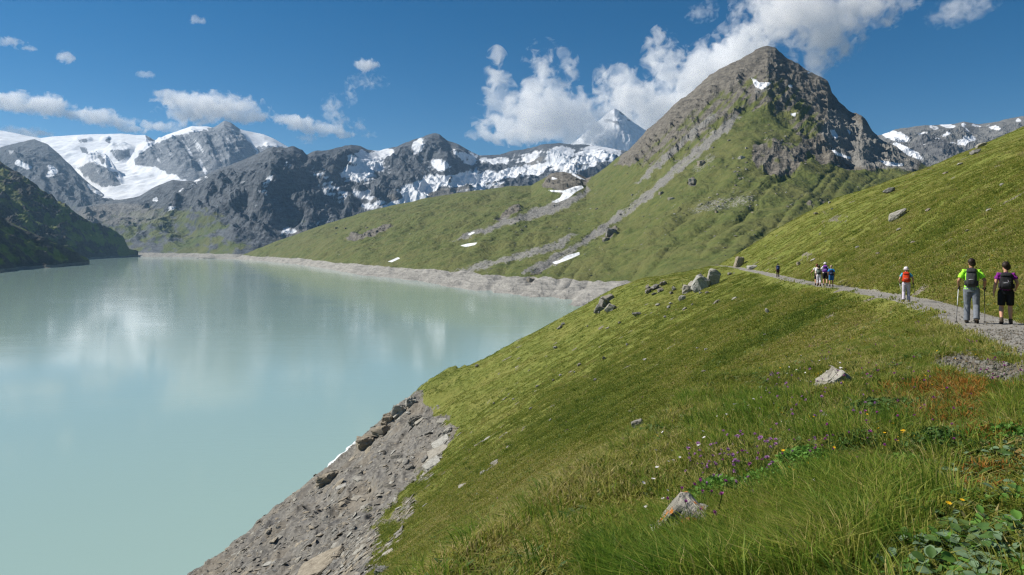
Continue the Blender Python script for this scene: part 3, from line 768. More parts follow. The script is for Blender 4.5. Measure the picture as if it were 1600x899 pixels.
big_rock(1154, 418, 13, 17, 'pointed ochre rock standing alone above the far trail', ROCK_WARM, 18, 1.2, sink=.4, pts=-4)
big_rock(1176, 420, 16, 6, 'flat pale rock on the turf above the far trail', ROCK_PALE, -12, 1.2, pts=-4)
big_rock(1056, 854, 52, 84, 'pointed grey rock with orange lichen in the near grass', ROCK_LICHEN, 40, 1.0, sink=.2, rough=.15, pts=-6, cuts=3)
big_rock(1302, 607, 46, 26, 'pale weathered rock lying in flowery grass below the trail', ROCK_PALE, -24, 0.9, sink=.2, rough=.24, pts=-7, cuts=3)
big_rock(1294, 662, 30, 18, 'rounded pale rock half sunk among purple flowers', ROCK_PALE, -10, 0.7)
big_rock(1196, 650, 14, 10, 'small pale stone in the long flowery grass', ROCK_PALE, -10)
big_rock(1180, 806, 34, 14, 'low pale rock nearly hidden under leaning grass', ROCK_PALE, -8)
big_rock(998, 668, 20, 13, 'flat grey stone tilted on the open turf slope', ROCK_GREY, -24, pts=-4)
big_rock(918, 812, 12, 10, 'round grey stone alone on the steep turf', ROCK_GREY, 0)
big_rock(944, 480, 15, 15, 'jagged grey block hanging over the grey lake bank', ROCK_GREY, 20, 1.3, sink=.6, pts=-5, rough=.2)
big_rock(953, 486, 14, 11, 'pale shard below the jagged block above the bank', ROCK_PALE, 30, 1.3, sink=.5, pts=-4)
big_rock(937, 486, 16, 9, 'small dark block beside the jagged block above the bank', ROCK_GREY, 10, 1.3, sink=.5, pts=-4)
big_rock(951, 470, 18, 9, 'dark ledge of rock under the turf lip above the bank', ROCK_GREY, -20, 1.3, sink=.5, pts=-4)
for i, (qx, qy, w, h) in enumerate([(1014, 458, 15, 8), (1024, 452, 18, 9), (1036, 446, 16, 8), (1022, 461, 12, 6), (1032, 456, 13, 6), (1013, 452, 10, 6)]):
    big_rock(qx, qy, w, h, 'thin grey slab in the shelved outcrop on the shoulder', ROCK_GREY, -20, 0.8, group='slabs of the shelved outcrop', name='slab', slab=.3, rough=.15)
for i, (qx, qy, w, h, t) in enumerate([(995, 494, 17, 8, 5), (1066, 470, 15, 10, -20), (1053, 454, 10, 9, -15), (1049, 460, 8, 5, 0), (1045, 482, 9, 5, -20), (1069, 484, 11, 4, -25), (1039, 497, 6, 5, 0), (1048, 476, 9, 4, -10), (1028, 478, 10, 4, 0), (1120, 474, 15, 5, -28), (1148, 469, 13, 5, -28),
        (1199, 490, 8, 10, -45), (968, 506, 6, 4, 0), (949, 514, 9, 4, -10), (936, 490, 5, 4, 0), (918, 511, 4, 3, 0), (874, 514, 12, 6, -30), (880, 508, 8, 5, -20), (1105, 459, 8, 4, 0), (1094, 459, 8, 4, 0), (1140, 430, 9, 5, 0), (1082, 477, 5, 3, 0)]):
    big_rock(qx, qy, w, h, 'pale stone scattered on the turf shoulder below the split slabs', ROCK_PALE if i % 3 else ROCK_GREY, t, 0.7, group='stones on the turf shoulder', name='stone', cuts=1)
for i, (qx, qy, w, h, t, lb) in enumerate([(1402, 342, 42, 16, -28, 'long pale ledge of rock in the turf bank above the trail'), (1391, 301, 26, 9, -12, 'flat grey rock on the upper turf bank below the skyline'),
        (1285, 302, 26, 7, -8, 'low ochre rock on the skyline of the turf bank'), (1308, 300, 16, 6, -8, 'small pale rock on the skyline of the turf bank'), (1525, 240, 26, 9, -28, 'dark slab near the skyline of the upper turf bank'), (1532, 230, 22, 7, -25, 'pale slab near the skyline of the upper turf bank')]):
    big_rock(qx, qy, w, h, lb, (ROCK_PALE, ROCK_GREY, ROCK_WARM, ROCK_PALE, ROCK_GREY, ROCK_PALE)[i], t, 0.7, name='boulder', slab=.2)
for i, (qx, qy, w, h, t) in enumerate([(1275, 336, 8, 5, 0), (1296, 318, 7, 4, -10), (1330, 302, 6, 4, 0), (1300, 328, 5, 3, 0), (1477, 272, 10, 4, -20), (1500, 258, 12, 4, -25), (1492, 239, 6, 3, -20), (1405, 360, 12, 4, -20), (1427, 380, 10, 4, -20), (1340, 388, 9, 4, -20), (1247, 415, 10, 6, -20), (1270, 408, 12, 4, -28), (1372, 398, 9, 4, 0), (1545, 330, 12, 4, -25), (1512, 362, 9, 4, -20), (1565, 290, 9, 4, -20), (1450, 330, 12, 4, -25)]):
    big_rock(qx, qy, w, h, 'small stone lying in the turf bank above the trail', ROCK_PALE if i % 2 else ROCK_WARM, t, 0.7, group='stones in the upper turf bank', name='stone', cuts=1)
for i, (qx, qy, w, h, t) in enumerate([(905, 572, 9, 5, -20), (868, 545, 9, 5, -10), (944, 562, 9, 6, -20), (876, 588, 8, 4, -10), (865, 596, 6, 4, 0), (898, 583, 5, 3, 0), (840, 605, 7, 4, -10), (772, 632, 5, 4, 0), (830, 640, 10, 4, -20), (860, 658, 6, 4, -20), (930, 595, 8, 4, -30), (1007, 564, 9, 4, -20), (980, 540, 6, 4, 0), (1103, 548, 8, 4, -20), (1100, 582, 9, 4, 0), (1090, 545, 6, 3, 0), (745, 574, 8, 6, 0), (802, 625, 5, 3, 0), (1195, 525, 7, 4, -20)]):
    big_rock(qx, qy, w, h, 'small stone on the open turf slope below the trail', ROCK_PALE if i % 2 else ROCK_GREY, t, 0.7, group='stones on the open turf slope', name='stone', cuts=1)
# bluff and shore
for qx, qy, w, h, t, mt, lb in [
        (572, 690, 26, 18, -8, ROCK_WARM, 'ochre overhanging rock at the edge above the white foam'), (513, 746, 26, 18, -20, ROCK_WARM, 'dark edged ochre boulder perched on the shore rim by the foam'), (606, 656, 16, 18, 8, ROCK_WARM, 'stacked ochre block on the rim below the turf bluff'), (624, 645, 20, 24, 0, ROCK_PALE, 'pale block on the rim below the turf bluff'),
        (642, 628, 15, 14, 4, ROCK_PALE, 'pale low crag right under the turf bluff edge'), (596, 672, 22, 14, -10, ROCK_WARM, 'low ochre block between the overhanging rock and the stacked block'), (500, 888, 62, 22, -24, ROCK_WARM, 'big flat ochre slab lying in the shale of the bank'), (650, 655, 18, 14, 0, ROCK_GREY, 'grey block partly under turf at the bluff foot'),
        (690, 690, 26, 8, -28, ROCK_PALE, 'long pale slab at the turf edge above the shale'), (684, 706, 30, 9, -28, ROCK_PALE, 'pale tilted slab just below the long slab at the turf edge'), (676, 724, 26, 8, -28, ROCK_PALE, 'flat pale slab lowest of three at the turf edge'), (596, 893, 16, 14, 0, ROCK_GREY, 'grey green stone at the torn turf edge'), (700, 672, 14, 9, -30, ROCK_PALE, 'short pale slab highest of those at the turf edge')]:
    big_rock(qx, qy + 3, w * 1.15, h * .6, lb, mt, t, 1.2, sink=.7, rough=.28, pts=-7, cuts=3)
shale = [rock_mesh('stone', 900 + k, 1, random.uniform(.6, 1), random.uniform(.16, .4), 0.14, 1, 12, .2) for k in range(8)]
for k, me in enumerate(shale):
    me.materials.append((ROCK_GREY, ROCK_WARM, ROCK_GREY, ROCK_PALE)[k % 4])
pebbles = [rock_mesh('stone', 950 + k, 1, random.uniform(.7, 1), random.uniform(.5, .8), 0.2, 1, -5) for k in range(8)]
for k, me in enumerate(pebbles):
    me.materials.append((ROCK_GREY, ROCK_WARM, ROCK_GREY, ROCK_PALE)[k % 4])
def scatter_stones(n, poly_pts, s0, s1, label, group, zone, tries=40000, name='stone', tip=0.3, src=None):
    pts = np.array(poly_pts); made = 0
    rr = random.Random(n * 7 + 1)
    while made < n and tries > 0:
        tries -= 1
        qx = rr.uniform(pts[:, 0].min(), pts[:, 0].max()); qy = rr.uniform(pts[:, 1].min(), pts[:, 1].max())
        if float(poly(np.array([qx]), np.array([qy]), poly_pts, 1)[0]) < 0.5:
            continue
        c = hit(qx, qy)
        if c is None or c.z < LAKE + 0.3:
            continue
        s = (s0 + (s1 - s0) * rr.random() ** 3) * c.y / F
        nn = normals(np.array([c.x]), np.array([c.y]))[0]
        q = Vector(nn).to_track_quat('Z', 'Y').to_matrix() @ Matrix.Rotation(rr.uniform(0, 6.28), 3, 'Z') @ Matrix.Rotation(rr.uniform(-tip, tip), 3, 'X')
        ki = rr.randrange(8)
        o = bpy.data.objects.new(name, (src or shale)[ki])
        lab = label.format(size='small' if s * F / c.y < s0 + (s1 - s0) * .12 else 'larger', col=('grey', 'ochre', 'grey', 'pale')[ki % 4], zone=zone(c))
        o.matrix_world = Matrix.Translation(c + Vector(nn) * s * 0.1) @ q.to_4x4() @ Matrix.Diagonal((s, s, s * rr.uniform(.7, 1.3), 1))
        COL.objects.link(o)
        tag(o, lab, 'stone', group)
        made += 1
scatter_stones(270, [(640, 640), (715, 665), (690, 715), (600, 800), (580, 899), (330, 899), (430, 815), (560, 700)], 2.0, 13.0, '{size} {col} shale flake on the bare bank {zone}', 'shale on the bare bank', lambda c: 'close to the waterline' if c.z < -44 else ('close under the turf edge' if c.z > -34 else 'midway between turf and water'), name='shale_flake')
scatter_stones(46, [(1452, 560), (1500, 550), (1560, 556), (1600, 572), (1600, 606), (1540, 592), (1455, 585)], 1.2, 5.0, '{size} {col} stone in the eroded patch {zone}', 'stones of the eroded trail edge', lambda c: 'next to the trail' if path_d(c.x, c.y) > -2.4 else 'away from the trail', tip=.9, src=pebbles)

# boulders on the pyramid mountain's green flank
PYR = LAYERS[0]
_vis = (PYR[0][..., 2] > LAKE)
def on_mountain(px, py):
    dd = (PYR[1] - px) ** 2 + (PYR[2] - py) ** 2 + np.where(_vis, 0, 1e9) + PYR[0][..., 1] * 1e-3
    i = np.unravel_index(np.argmin(dd), dd.shape)
    return Vector(PYR[0][i])
def far_boulder(px, py, w, h, label, mat, group=None, tilt=0):
    c = on_mountain(px, py); k = c.y / F
    _rs[0] += 1
    me = rock_mesh('boulder', _rs[0], w * k * .40, w * k * .40, h * k * .5, .17, 1, -6)
    return place_rock('boulder', me, mat, c + Vector((0, 0, h * k * .08)), (0, math.radians(tilt), random.uniform(0, 3)), label, group, 'boulder')
for q in [(1082, 286, 14, 13, 'large pale boulder alone on the flank of the pyramid mountain', ROCK_PALE), (1095, 258, 13, 13, 'brown crag above the large pale boulder on the mountain flank', ROCK_WARM), (955, 366, 20, 14, 'dark crag jutting from the grass right of the scree streak', ROCK_GREY), (947, 376, 14, 10, 'low dark crag below the jutting crag by the scree streak', ROCK_GREY),
          (830, 440, 16, 11, 'black rock at the lip of the grey lake bank', ROCK_GREY), (843, 428, 10, 5, 'small dark rock just above the black rock at the bank lip', ROCK_GREY), (1158, 248, 11, 7, 'pale block beside the brown cliff on the mountain flank', ROCK_PALE), (1050, 312, 16, 6, 'long pale ledge on the lower flank of the pyramid mountain', ROCK_PALE), (1032, 304, 9, 7, 'dark block near the long pale ledge on the lower flank', ROCK_GREY), (1120, 333, 6, 5, 'small ochre boulder in the hollow under the pyramid mountain', ROCK_WARM)]:
    far_boulder(*q)
_r2 = random.Random(91)
for i in range(70):
    cx, cy_, rx, ry = _r2.choice([(1100, 290, 90, 40), (1150, 250, 60, 30), (1060, 320, 80, 20), (1180, 290, 60, 30), (920, 340, 60, 20), (1200, 215, 40, 25), (560, 362, 40, 8), (780, 345, 60, 20), (1130, 320, 60, 12)])
    far_boulder(cx + _r2.uniform(-rx, rx), cy_ + _r2.uniform(-ry, ry), _r2.uniform(2.5, 6), _r2.uniform(1.8, 3.8), 'small {} boulder strewn on the pyramid mountain {}'.format(('pale', 'grey', 'ochre')[i % 3], {1100: 'around the large pale boulder', 1150: 'left of the brown cliff', 1060: 'on the lower meadow flank', 1180: 'below the brown cliff', 920: 'beside the scree streak', 1200: 'above the brown cliff', 560: 'on the far lakeside meadow', 780: 'near the thin scree band', 1130: 'in the stony hollow'}[cx]), (ROCK_PALE, ROCK_GREY, ROCK_WARM)[i % 3], 'boulders strewn on the mountain flank')
# ------------------------------------------------------------------ people on the trail
def tube(bm, pts, rad, seg=12, caps=True, flat=None):
    """closed tube through pts; rad: a radius or (rx, ry) per point; flat: fixed sideways axis"""
    pts = [Vector(p) for p in pts]
    rings = []
    side0 = Vector(flat) if flat else None
    for i, p in enumerate(pts):
        d = (pts[min(i + 1, len(pts) - 1)] - pts[max(i - 1, 0)]).normalized()
        s = side0 if side0 else (Vector((1, 0, 0)) if abs(d.x) < 0.8 else Vector((0, 1, 0)))
        u = (s - d * s.dot(d)).normalized(); w = d.cross(u)
        r = rad[i] if isinstance(rad[i], tuple) else (rad[i], rad[i])
        rings.append([bm.verts.new(p + u * math.cos(6.2832 * k / seg) * r[0] + w * math.sin(6.2832 * k / seg) * r[1]) for k in range(seg)])
    for a, b in zip(rings, rings[1:]):
        for k in range(seg):
            bm.faces.new((a[k], a[(k + 1) % seg], b[(k + 1) % seg], b[k]))
    if caps:
        bm.faces.new(rings[0][::-1]); bm.faces.new(rings[-1])
def ball(bm, c, r, sub=2, rot=None):
    r = r if isinstance(r, tuple) else (r, r, r)
    M = Matrix.Translation(c)
    if rot is not None:
        M = M @ rot.to_4x4()
    bmesh.ops.create_icosphere(bm, subdivisions=sub, radius=1.0, matrix=M @ Matrix.Diagonal((*r, 1)))

def mesh_of(name, bm, mat, parent, smooth=True, cat=None):
    me = bpy.data.meshes.new(name)
    bmesh.ops.recalc_face_normals(bm, faces=list(bm.faces))
    bm.to_mesh(me); bm.free()
    for p_ in me.polygons:
        p_.use_smooth = smooth
    return link_mesh(name, me, mat, parent)
def link_mesh(name, me, mat, parent):
    me.materials.clear(); me.materials.append(mat)
    o = bpy.data.objects.new(name, me); COL.objects.link(o)
    o.parent = parent
    return o

_fab = {}
def fabric(col, rough=0.85):
    if col not in _fab:
        m = NT('cloth')
        v = m.obj()
        f = m.noise(v, 14, 4, 0.6)
        m.base(m.mix(m.rng(f, .3, .7), tuple(c * .8 for c in col), tuple(min(1, c * 1.1) for c in col)))
        m.b.inputs['Roughness'].default_value = rough
        m.bump(m.noise(m.vmul(v, (1, 1, .6)), 16, 3, .6), 0.5, 0.03)
        _fab[col] = m.m
    return _fab[col]
SKIN = simple_mat('skin', (0.50, 0.27, 0.18), 0.12, 20, 0.5)
SKIN_TAN = simple_mat('tanned_skin', (0.36, 0.18, 0.11), 0.12, 20, 0.5)
HAIR_DARK = simple_mat('dark_hair', (0.028, 0.018, 0.013), 0.4, 60, 0.45, 0.4)
HAIR_AUBURN = simple_mat('auburn_hair', (0.14, 0.045, 0.02), 0.4, 60, 0.45, 0.4)
HAIR_GREY = simple_mat('grey_hair', (0.36, 0.26, 0.20), 0.3, 60, 0.5, 0.4)
BOOT = simple_mat('boot_leather', (0.075, 0.055, 0.038), 0.3, 30, 0.7)
BOOT_DARK = simple_mat('dark_boot', (0.022, 0.02, 0.02), 0.3, 30, 0.7)
ALU = simple_mat('pole_aluminium', (0.62, 0.62, 0.64), 0.1, 30, 0.3, spec=0.6)
POLE_DARK = simple_mat('pole_carbon', (0.03, 0.03, 0.032), 0.1, 30, 0.4, spec=0.5)
WOOD = simple_mat('stick_wood', (0.28, 0.17, 0.08), 0.3, 30, 0.6)

def joints(pose):
    J = dict(pelvis=(0, 0, .95), waist=(0, .01, 1.09), chest=(0, .03, 1.27), should=(0, .035, 1.41), neck=(0, .045, 1.48), head=(0, .07, 1.635))
    for s, n in ((-1, 'l'), (1, 'r')):
        J['hip_' + n] = (s * .092, 0, .91); J['knee_' + n] = (s * .10, .03, .50); J['ankle_' + n] = (s * .10, -.03, .085); J['toe_' + n] = (s * .115, .14, .03)
        J['sh_' + n] = (s * .185, .03, 1.405); J['el_' + n] = (s * .235, -.03, 1.13); J['wr_' + n] = (s * .235, .10, .92)
    J.update(pose)
    return {k: Vector(v) for k, v in J.items()}

def person(label, feet, height, heading, pose, wear, voxel=0.012, group=None):
    """wear: shirt, sleeve (0..1 of upper arm), legs colour, leg_len ('long','knee'), boots, skin, hair, hat"""
    J = joints(pose); sc_ = height / 1.76
    root = bpy.data.objects.new('person', None); COL.objects.link(root)
    root.location = feet; root.scale = (sc_,) * 3; root.rotation_euler = (0, 0, heading)
    tag(root, label, 'person', group)
    fem = wear.get('slim', 1.0)
    def lerp(a, b, t): return a.lerp(b, t)
    X = (1, 0, 0)
    turn = Matrix.Rotation(wear.get('turn', 0.0), 3, 'Z')
    hd = J['head']
    # body: one continuous surface
    bm = bmesh.new()
    tube(bm, [J['pelvis'] - Vector((0, 0, .09)), J['pelvis'], J['waist'], J['chest'], J['should'], J['should'] + Vector((0, .005, .045))], [(.13 * fem, .10), (.165, .115), (.138 * fem, .10), (.168 * fem, .118), (.165 * fem, .09), (.09, .06)], 16, flat=X)
    tube(bm, [J['should'], J['neck'], hd + Vector((0, -.01, -.06))], [.07, .055, .055])
    ball(bm, hd + Vector((0, 0, .025)), (.077, .096, .098), 3); ball(bm, hd + turn @ Vector((0, .025, -.045)), (.058, .068, .075), 3)
    ball(bm, hd + turn @ Vector((0, .100, -.015)), (.014, .022, .024), 2)
    ball(bm, hd + turn @ Vector((0, .086, -.065)), (.026, .014, .010), 2)
    for s in (-1, 1):
        ball(bm, hd + turn @ Vector((s * .079, -.005, -.012)), (.012, .022, .034), 2)
        n = 'l' if s < 0 else 'r'
        sh, el, wr = J['sh_' + n], J['el_' + n], J['wr_' + n]
        tube(bm, [J['should'] + Vector((s * .09, 0, -.02)), sh, lerp(sh, el, .35), el, lerp(el, wr, .3), wr], [.06, .056, .050, .040, .041, .028])
        d = (wr - el).normalized(); side = d.cross(Vector((1, 0, 0))).normalized()
        palm = wr + d * .055
        tube(bm, [wr - d * .01, wr + d * .04, wr + d * .085], [(.022, .028), (.020, .040), (.016, .038)], 10, flat=tuple(side.cross(d)))
        grip = wear.get('grip', True)
        inn = Vector((-s, 0, 0)); inn = (inn - d * inn.dot(d)).normalized()
        ax = d.cross(inn)
        for q, (off, ln) in enumerate(((-.030, .070), (-.010, .080), (.010, .074), (.029, .058))):
            b0 = wr + d * .08 + ax * off
            b1 = b0 + d * ln * .42 + inn * ln * .14
            b2 = b1 + (d * .15 + inn * .85).normalized() * ln * .34
            b3 = b2 + (-d * .7 + inn * .4).normalized() * ln * .28 if grip else b2 + d * ln * .2
            tube(bm, [b0, b1, b2, b3], [.0095, .009, .0085, .007], 8)
        t0 = wr + d * .03 - ax * .034
        tube(bm, [t0, t0 + d * .035 - ax * .018 + inn * .018, t0 + d * .06 - ax * .008 + inn * .042], [.013, .011, .009], 8)
        hp, kn, an, to = J['hip_' + n], J['knee_' + n], J['ankle_' + n], J['toe_' + n]
        tube(bm, [hp + Vector((0, 0, .03)), lerp(hp, kn, .3), lerp(hp, kn, .75), kn, lerp(kn, an, .28), lerp(kn, an, .7), an], [.092, .085, .064, .057, .060, .044, .037])
        hl = an + (an - to).normalized() * .03
        tube(bm, [hl + Vector((0, 0, -.035)), lerp(an, to, .5) + Vector((0, 0, -.01)), to], [.036, .040, .030], 10)
    me = remeshed('body', bm, voxel, 3, .5)
    link_mesh('body', me, wear.get('skin', SKIN), root)
    for s in (-1, 1):
        bm = bmesh.new(); ball(bm, hd + turn @ Vector((s * .032, .084, .012)), .0115, 2)
        mesh_of('eye', bm, BOOT_DARK, root)
    # shirt
    bm = bmesh.new()
    tube(bm, [J['pelvis'] + Vector((0, 0, wear.get('hem', .0))), J['waist'], J['chest'], J['should'] + Vector((0, 0, .02)), J['neck'] + Vector((0, 0, -.018))], [(.180 * fem, .130), (.160 * fem, .118), (.184 * fem, .134), (.165 * fem, .102), (.066, .066)], 18, flat=X)
    for n, s in (('l', -1), ('r', 1)):
        sh, el, wr = J['sh_' + n], J['el_' + n], J['wr_' + n]
        f = wear.get('sleeve', .6)
        if f > 0:
            tube(bm, [J['should'] + Vector((s * .08, 0, -.03)), sh, lerp(sh, el, .3), lerp(sh, el, f)], [.072, .071, .068, .066])
    link_mesh('shirt', remeshed('shirt', bm, voxel, 2, .5), fabric(wear['shirt']), root)
    # trousers or shorts
    bm = bmesh.new()
    tube(bm, [J['pelvis'] - Vector((0, 0, .10)), J['pelvis'], J['pelvis'] + Vector((0, 0, .07))], [(.155, .118), (.178, .130), (.164 * fem, .118)], 16, flat=X)
    for n in 'lr':
        hp, kn, an = J['hip_' + n], J['knee_' + n], J['ankle_' + n]
        if wear['leg_len'] == 'long':
            tube(bm, [hp + Vector((0, 0, .02)), lerp(hp, kn, .3), lerp(hp, kn, .8), kn, lerp(kn, an, .3), lerp(kn, an, .7), an - Vector((0, 0, .02))], [.104, .100, .084, .080, .078, .074, .078])
        elif wear['leg_len'] == 'capri':
            tube(bm, [hp + Vector((0, 0, .02)), lerp(hp, kn, .3), lerp(hp, kn, .8), kn, lerp(kn, an, .6)], [.104, .100, .084, .078, .070])
        else:
            tube(bm, [hp + Vector((0, 0, .02)), lerp(hp, kn, .3), lerp(hp, kn, .7), lerp(hp, kn, .90)], [.106, .104, .096, .094])
    link_mesh('shorts' if wear['leg_len'] == 'knee' else 'trousers', remeshed('legs', bm, voxel, 2, .5), fabric(wear['legs']), root)
    for n in 'lr':
        an, to = J['ankle_' + n], J['toe_' + n]
        kn = J['knee_' + n]
        bm = bmesh.new()
        hl = an + (an - to).normalized() * .045
        tube(bm, [hl + Vector((0, 0, -.035)), lerp(an, to, .45) + Vector((0, 0, -.012)), to + (to - an).normalized() * .02], [(.046, .042), (.052, .046), (.040, .032)], 12)
        tube(bm, [an + Vector((0, 0, -.05)), an, lerp(an, kn, .17)], [.048, .050, .049], 12)
        bo = link_mesh('boot', remeshed('boot', bm, max(.009, voxel * .8), 2), wear.get('boots', BOOT), root)
        bm = bmesh.new(); fw = (to - an); fw.z *= .6; fw.normalize()
        tube(bm, [hl + Vector((0, 0, -.066)), lerp(an, to, .45) + Vector((0, 0, -.048)), to + (to - an).normalized() * .024 + Vector((0, 0, -.018))], [(.050, .014), (.055, .014), (.042, .012)], 12, flat=X)
        mesh_of('sole', bm, BOOT_DARK, bo)
    # hair, hat
    bm = bmesh.new()
    R = wear.get('hair_r', 1.0)
    ball(bm, hd + Vector((0, -.016, .040)), (.088 * R, .100 * R, .098 * R), 3)
    ball(bm, hd + turn @ Vector((0, -.045, -.015)), (.080 * R, .066 * R, .085 * R), 3)
    hme = remeshed('hair', bm, .011, 1)
    for v in hme.vertices:
        if v.co.y > hd.y + .055 and v.co.z < hd.z + .07:
            v.co.y = hd.y + .055
        v.co += v.co.normalized() * .010 * mnoise.noise(v.co * 28)
    link_mesh('hair', hme, wear.get('hair', HAIR_DARK), root)
    if wear.get('hat'):
        bm = bmesh.new()
        prof = [(.001, .150), (.055, .146), (.090, .118), (.104, .070), (.106, .045), (.150, .022), (.152, .016), (.104, .034)]
        rings = [[bm.verts.new(hd + Vector((r * math.cos(6.2832 * k / 20), r * 1.12 * math.sin(6.2832 * k / 20), z))) for k in range(20)] for r, z in prof]
        for a, b in zip(rings, rings[1:]):
            for k in range(20):
                bm.faces.new((a[k], a[(k + 1) % 20], b[(k + 1) % 20], b[k]))
        ho_ = mesh_of('sun_hat', bm, fabric(wear['hat']), root)
        bm = bmesh.new(); tube(bm, [hd + Vector((0, 0, .046)), hd + Vector((0, 0, .066))], [(.108, .121), (.107, .120)], 20, flat=X)
        mesh_of('hat_band', bm, fabric((.30, .26, .26)), ho_)
    return root, J, sc_

def world_pt(root, v): return root.matrix_basis @ Vector(v)

def backpack(label, owner, J, col, col2, w=.27, h=.46, d=.17, logo=None, drop=0.0):
    root = bpy.data.objects.new('backpack', None); COL.objects.link(root)
    root.rotation_euler = owner.rotation_euler; root.scale = owner.scale
    root.location = world_pt(owner, (0, J['chest'].y - .115, J['should'].z - .42 - drop))
    tag(root, label, 'backpack')
    def box_loft(levels, seg=20, e=3.0):
        bm = bmesh.new(); rings = []
        for z, hw, y0, y1 in levels:
            ring = []
            for k in range(seg):
                a = 6.2832 * k / seg
                c, s = math.cos(a), math.sin(a)
                q = (abs(c) ** e + abs(s) ** e) ** (-1 / e)
                ring.append(bm.verts.new((hw * q * c, (y0 + y1) / 2 + (y1 - y0) / 2 * q * s, z)))
            rings.append(ring)
        for a, b in zip(rings, rings[1:]):
            for k in range(seg):
                bm.faces.new((a[k], a[(k + 1) % seg], b[(k + 1) % seg], b[k]))
        bm.faces.new(rings[0][::-1]); bm.faces.new(rings[-1])
        return bm
    hw = w / 2
    mesh_of('bag', box_loft([(0, hw * .7, -d * .6, .0), (.03, hw * .92, -d * .85, 0), (.12, hw, -d, 0), (h * .55, hw, -d * .95, 0), (h * .8, hw * .92, -d * .8, 0), (h * .95, hw * .7, -d * .6, 0), (h, hw * .45, -d * .4, 0)]), fabric(col), root)
    fp = mesh_of('front_pocket', box_loft([(.05, hw * .6, -d * 1.05, -d * .7), (.09, hw * .78, -d * 1.28, -d * .7), (h * .42, hw * .74, -d * 1.2, -d * .7), (h * .52, hw * .6, -d * .98, -d * .7)]), fabric(col2), root)
    bm = bmesh.new(); tube(bm, [(-hw * .5, -d * 1.19, h * .40), (0, -d * 1.235, h * .425), (hw * .5, -d * 1.19, h * .40)], [.005] * 3, 6)
    mesh_of('zip', bm, ALU, fp)
    mesh_of('lid', box_loft([(h * .80, hw * .93, -d * .9, -.01), (h * .86, hw * .98, -d * .92, .005), (h * .97, hw * .8, -d * .7, .005), (h * 1.03, hw * .5, -d * .45, 0)]), fabric(col2), root)
    for s in (-1, 1):
        bm = bmesh.new()
        tube(bm, [(s * hw * .5, -.01, h * .92), (s * .085, .05, h * .92 + .03 + drop), (s * .10, .15, h * .9 + drop), (s * .115, .235, h * .70), (s * .12, .22, h * .45), (s * hw * .95, .08, h * .12), (s * hw * .9, -.02, h * .08)], [(.026, .008)] * 7, 8)
        mesh_of('shoulder_strap', bm, fabric(col2), root)
        mesh_of('side_pocket', box_loft([(.03, .015, -d * .75, -.03), (.05, .03, -d * .8, -.02), (h * .36, .03, -d * .78, -.02)]), fabric(col2), root).location = (s * (hw + .004), 0, 0)
    if logo:
        bm = bmesh.new()
        tube(bm, [(.02, 0, .0), (-.01, 0, .04), (.025, 0, .07), (.0, 0, .12)], [.006, .010, .010, .005], 6)
        o = mesh_of('emblem', bm, fabric(logo), root); o.location = (.02, -d * 1.24, h * .34)
    bm = bmesh.new(); tube(bm, [(-.03, -.02, h), (-.02, -.03, h + .03), (.02, -.03, h + .03), (.03, -.02, h)], [.006] * 4, 6)
    mesh_of('haul_loop', bm, fabric(col2), root)
    return root

def pole(label, top, tip, mats=(ALU, POLE_DARK), stick=False, group=None):
    top, tip = Vector(top), Vector(tip)
    name = 'walking_stick' if stick else 'trekking_pole'
    root = bpy.data.objects.new(name, None); COL.objects.link(root)
    root.location = tip; tag(root, label, 'stick' if stick else 'pole', group)
    v = top - tip; L = v.length; d = v.normalized()
    def part(nm, a, b, ra, rb, mat):
        bm = bmesh.new(); tube(bm, [d * (L * a), d * (L * b)], [ra, rb], 10)
        return mesh_of(nm, bm, mat, root)
    if stick:
        part('shaft', 0, 1.02, .012, .015, mats[0]); part('grip', .9, 1.06, .018, .019, mats[1]); part('tip', -.01, .03, .007, .012, mats[1])
        return root
    part('lower_shaft', .03, .50, .0065, .008, mats[1]); part('upper_shaft', .49, .93, .0095, .0095, mats[0])
    part('grip', .90, 1.06, .016, .019, POLE_DARK); part('tip', 0, .04, .003, .006, ALU); part('basket', .045, .055, .038, .034, POLE_DARK)
    bm = bmesh.new(); tube(bm, [d * L * 1.04, d * L * 1.0 + Vector((.03, -.02, -.05)), d * L * .92 + Vector((.035, -.02, -.06)), d * L * 1.0 + Vector((.01, -.01, 0))], [(.010, .002)] * 4, 6)
    mesh_of('wrist_strap', bm, POLE_DARK, root)
    return root

def head_to(y):   # walking direction along the trail
    return -math.atan(float(np.interp(y, _yd, _sd)))
def feet_at(px, y):
    x = (px - 800) / F * y
    return Vector((x, y, ground_z(x, y)))
PEOPLE = {}
def put(key, label, px, y, hpx, pose, wear, heading=None, voxel=.012, group=None):
    ft = feet_at(px, y)
    root, J, s_ = person(label, ft, hpx / F * y, -0.62 * (px - 800) / 718 * (1 if heading is None else 1) + (heading or 0.0), pose, wear, voxel, group)
    PEOPLE[key] = (root, J, s_)
    return root, J
step_r = dict(knee_r=(.11, .02, .49), ankle_r=(.115, -.20, .15), toe_r=(.12, -.08, .04), knee_l=(-.10, .09, .50), ankle_l=(-.11, .05, .085), toe_l=(-.12, .22, .03))
step_l = dict(knee_l=(-.11, .02, .49), ankle_l=(-.115, -.18, .13), toe_l=(-.12, -.05, .035), knee_r=(.10, .09, .50), ankle_r=(.11, .05, .085), toe_r=(.12, .22, .03))
arms = dict(el_l=(-.29, -.04, 1.15), wr_l=(-.30, .16, 1.02), el_r=(.30, -.06, 1.16), wr_r=(.29, .12, 1.01))
NEON = (0.38, 0.86, 0.05); CHAR = (0.045, 0.047, 0.05); GREYT = (0.16, 0.175, 0.20)
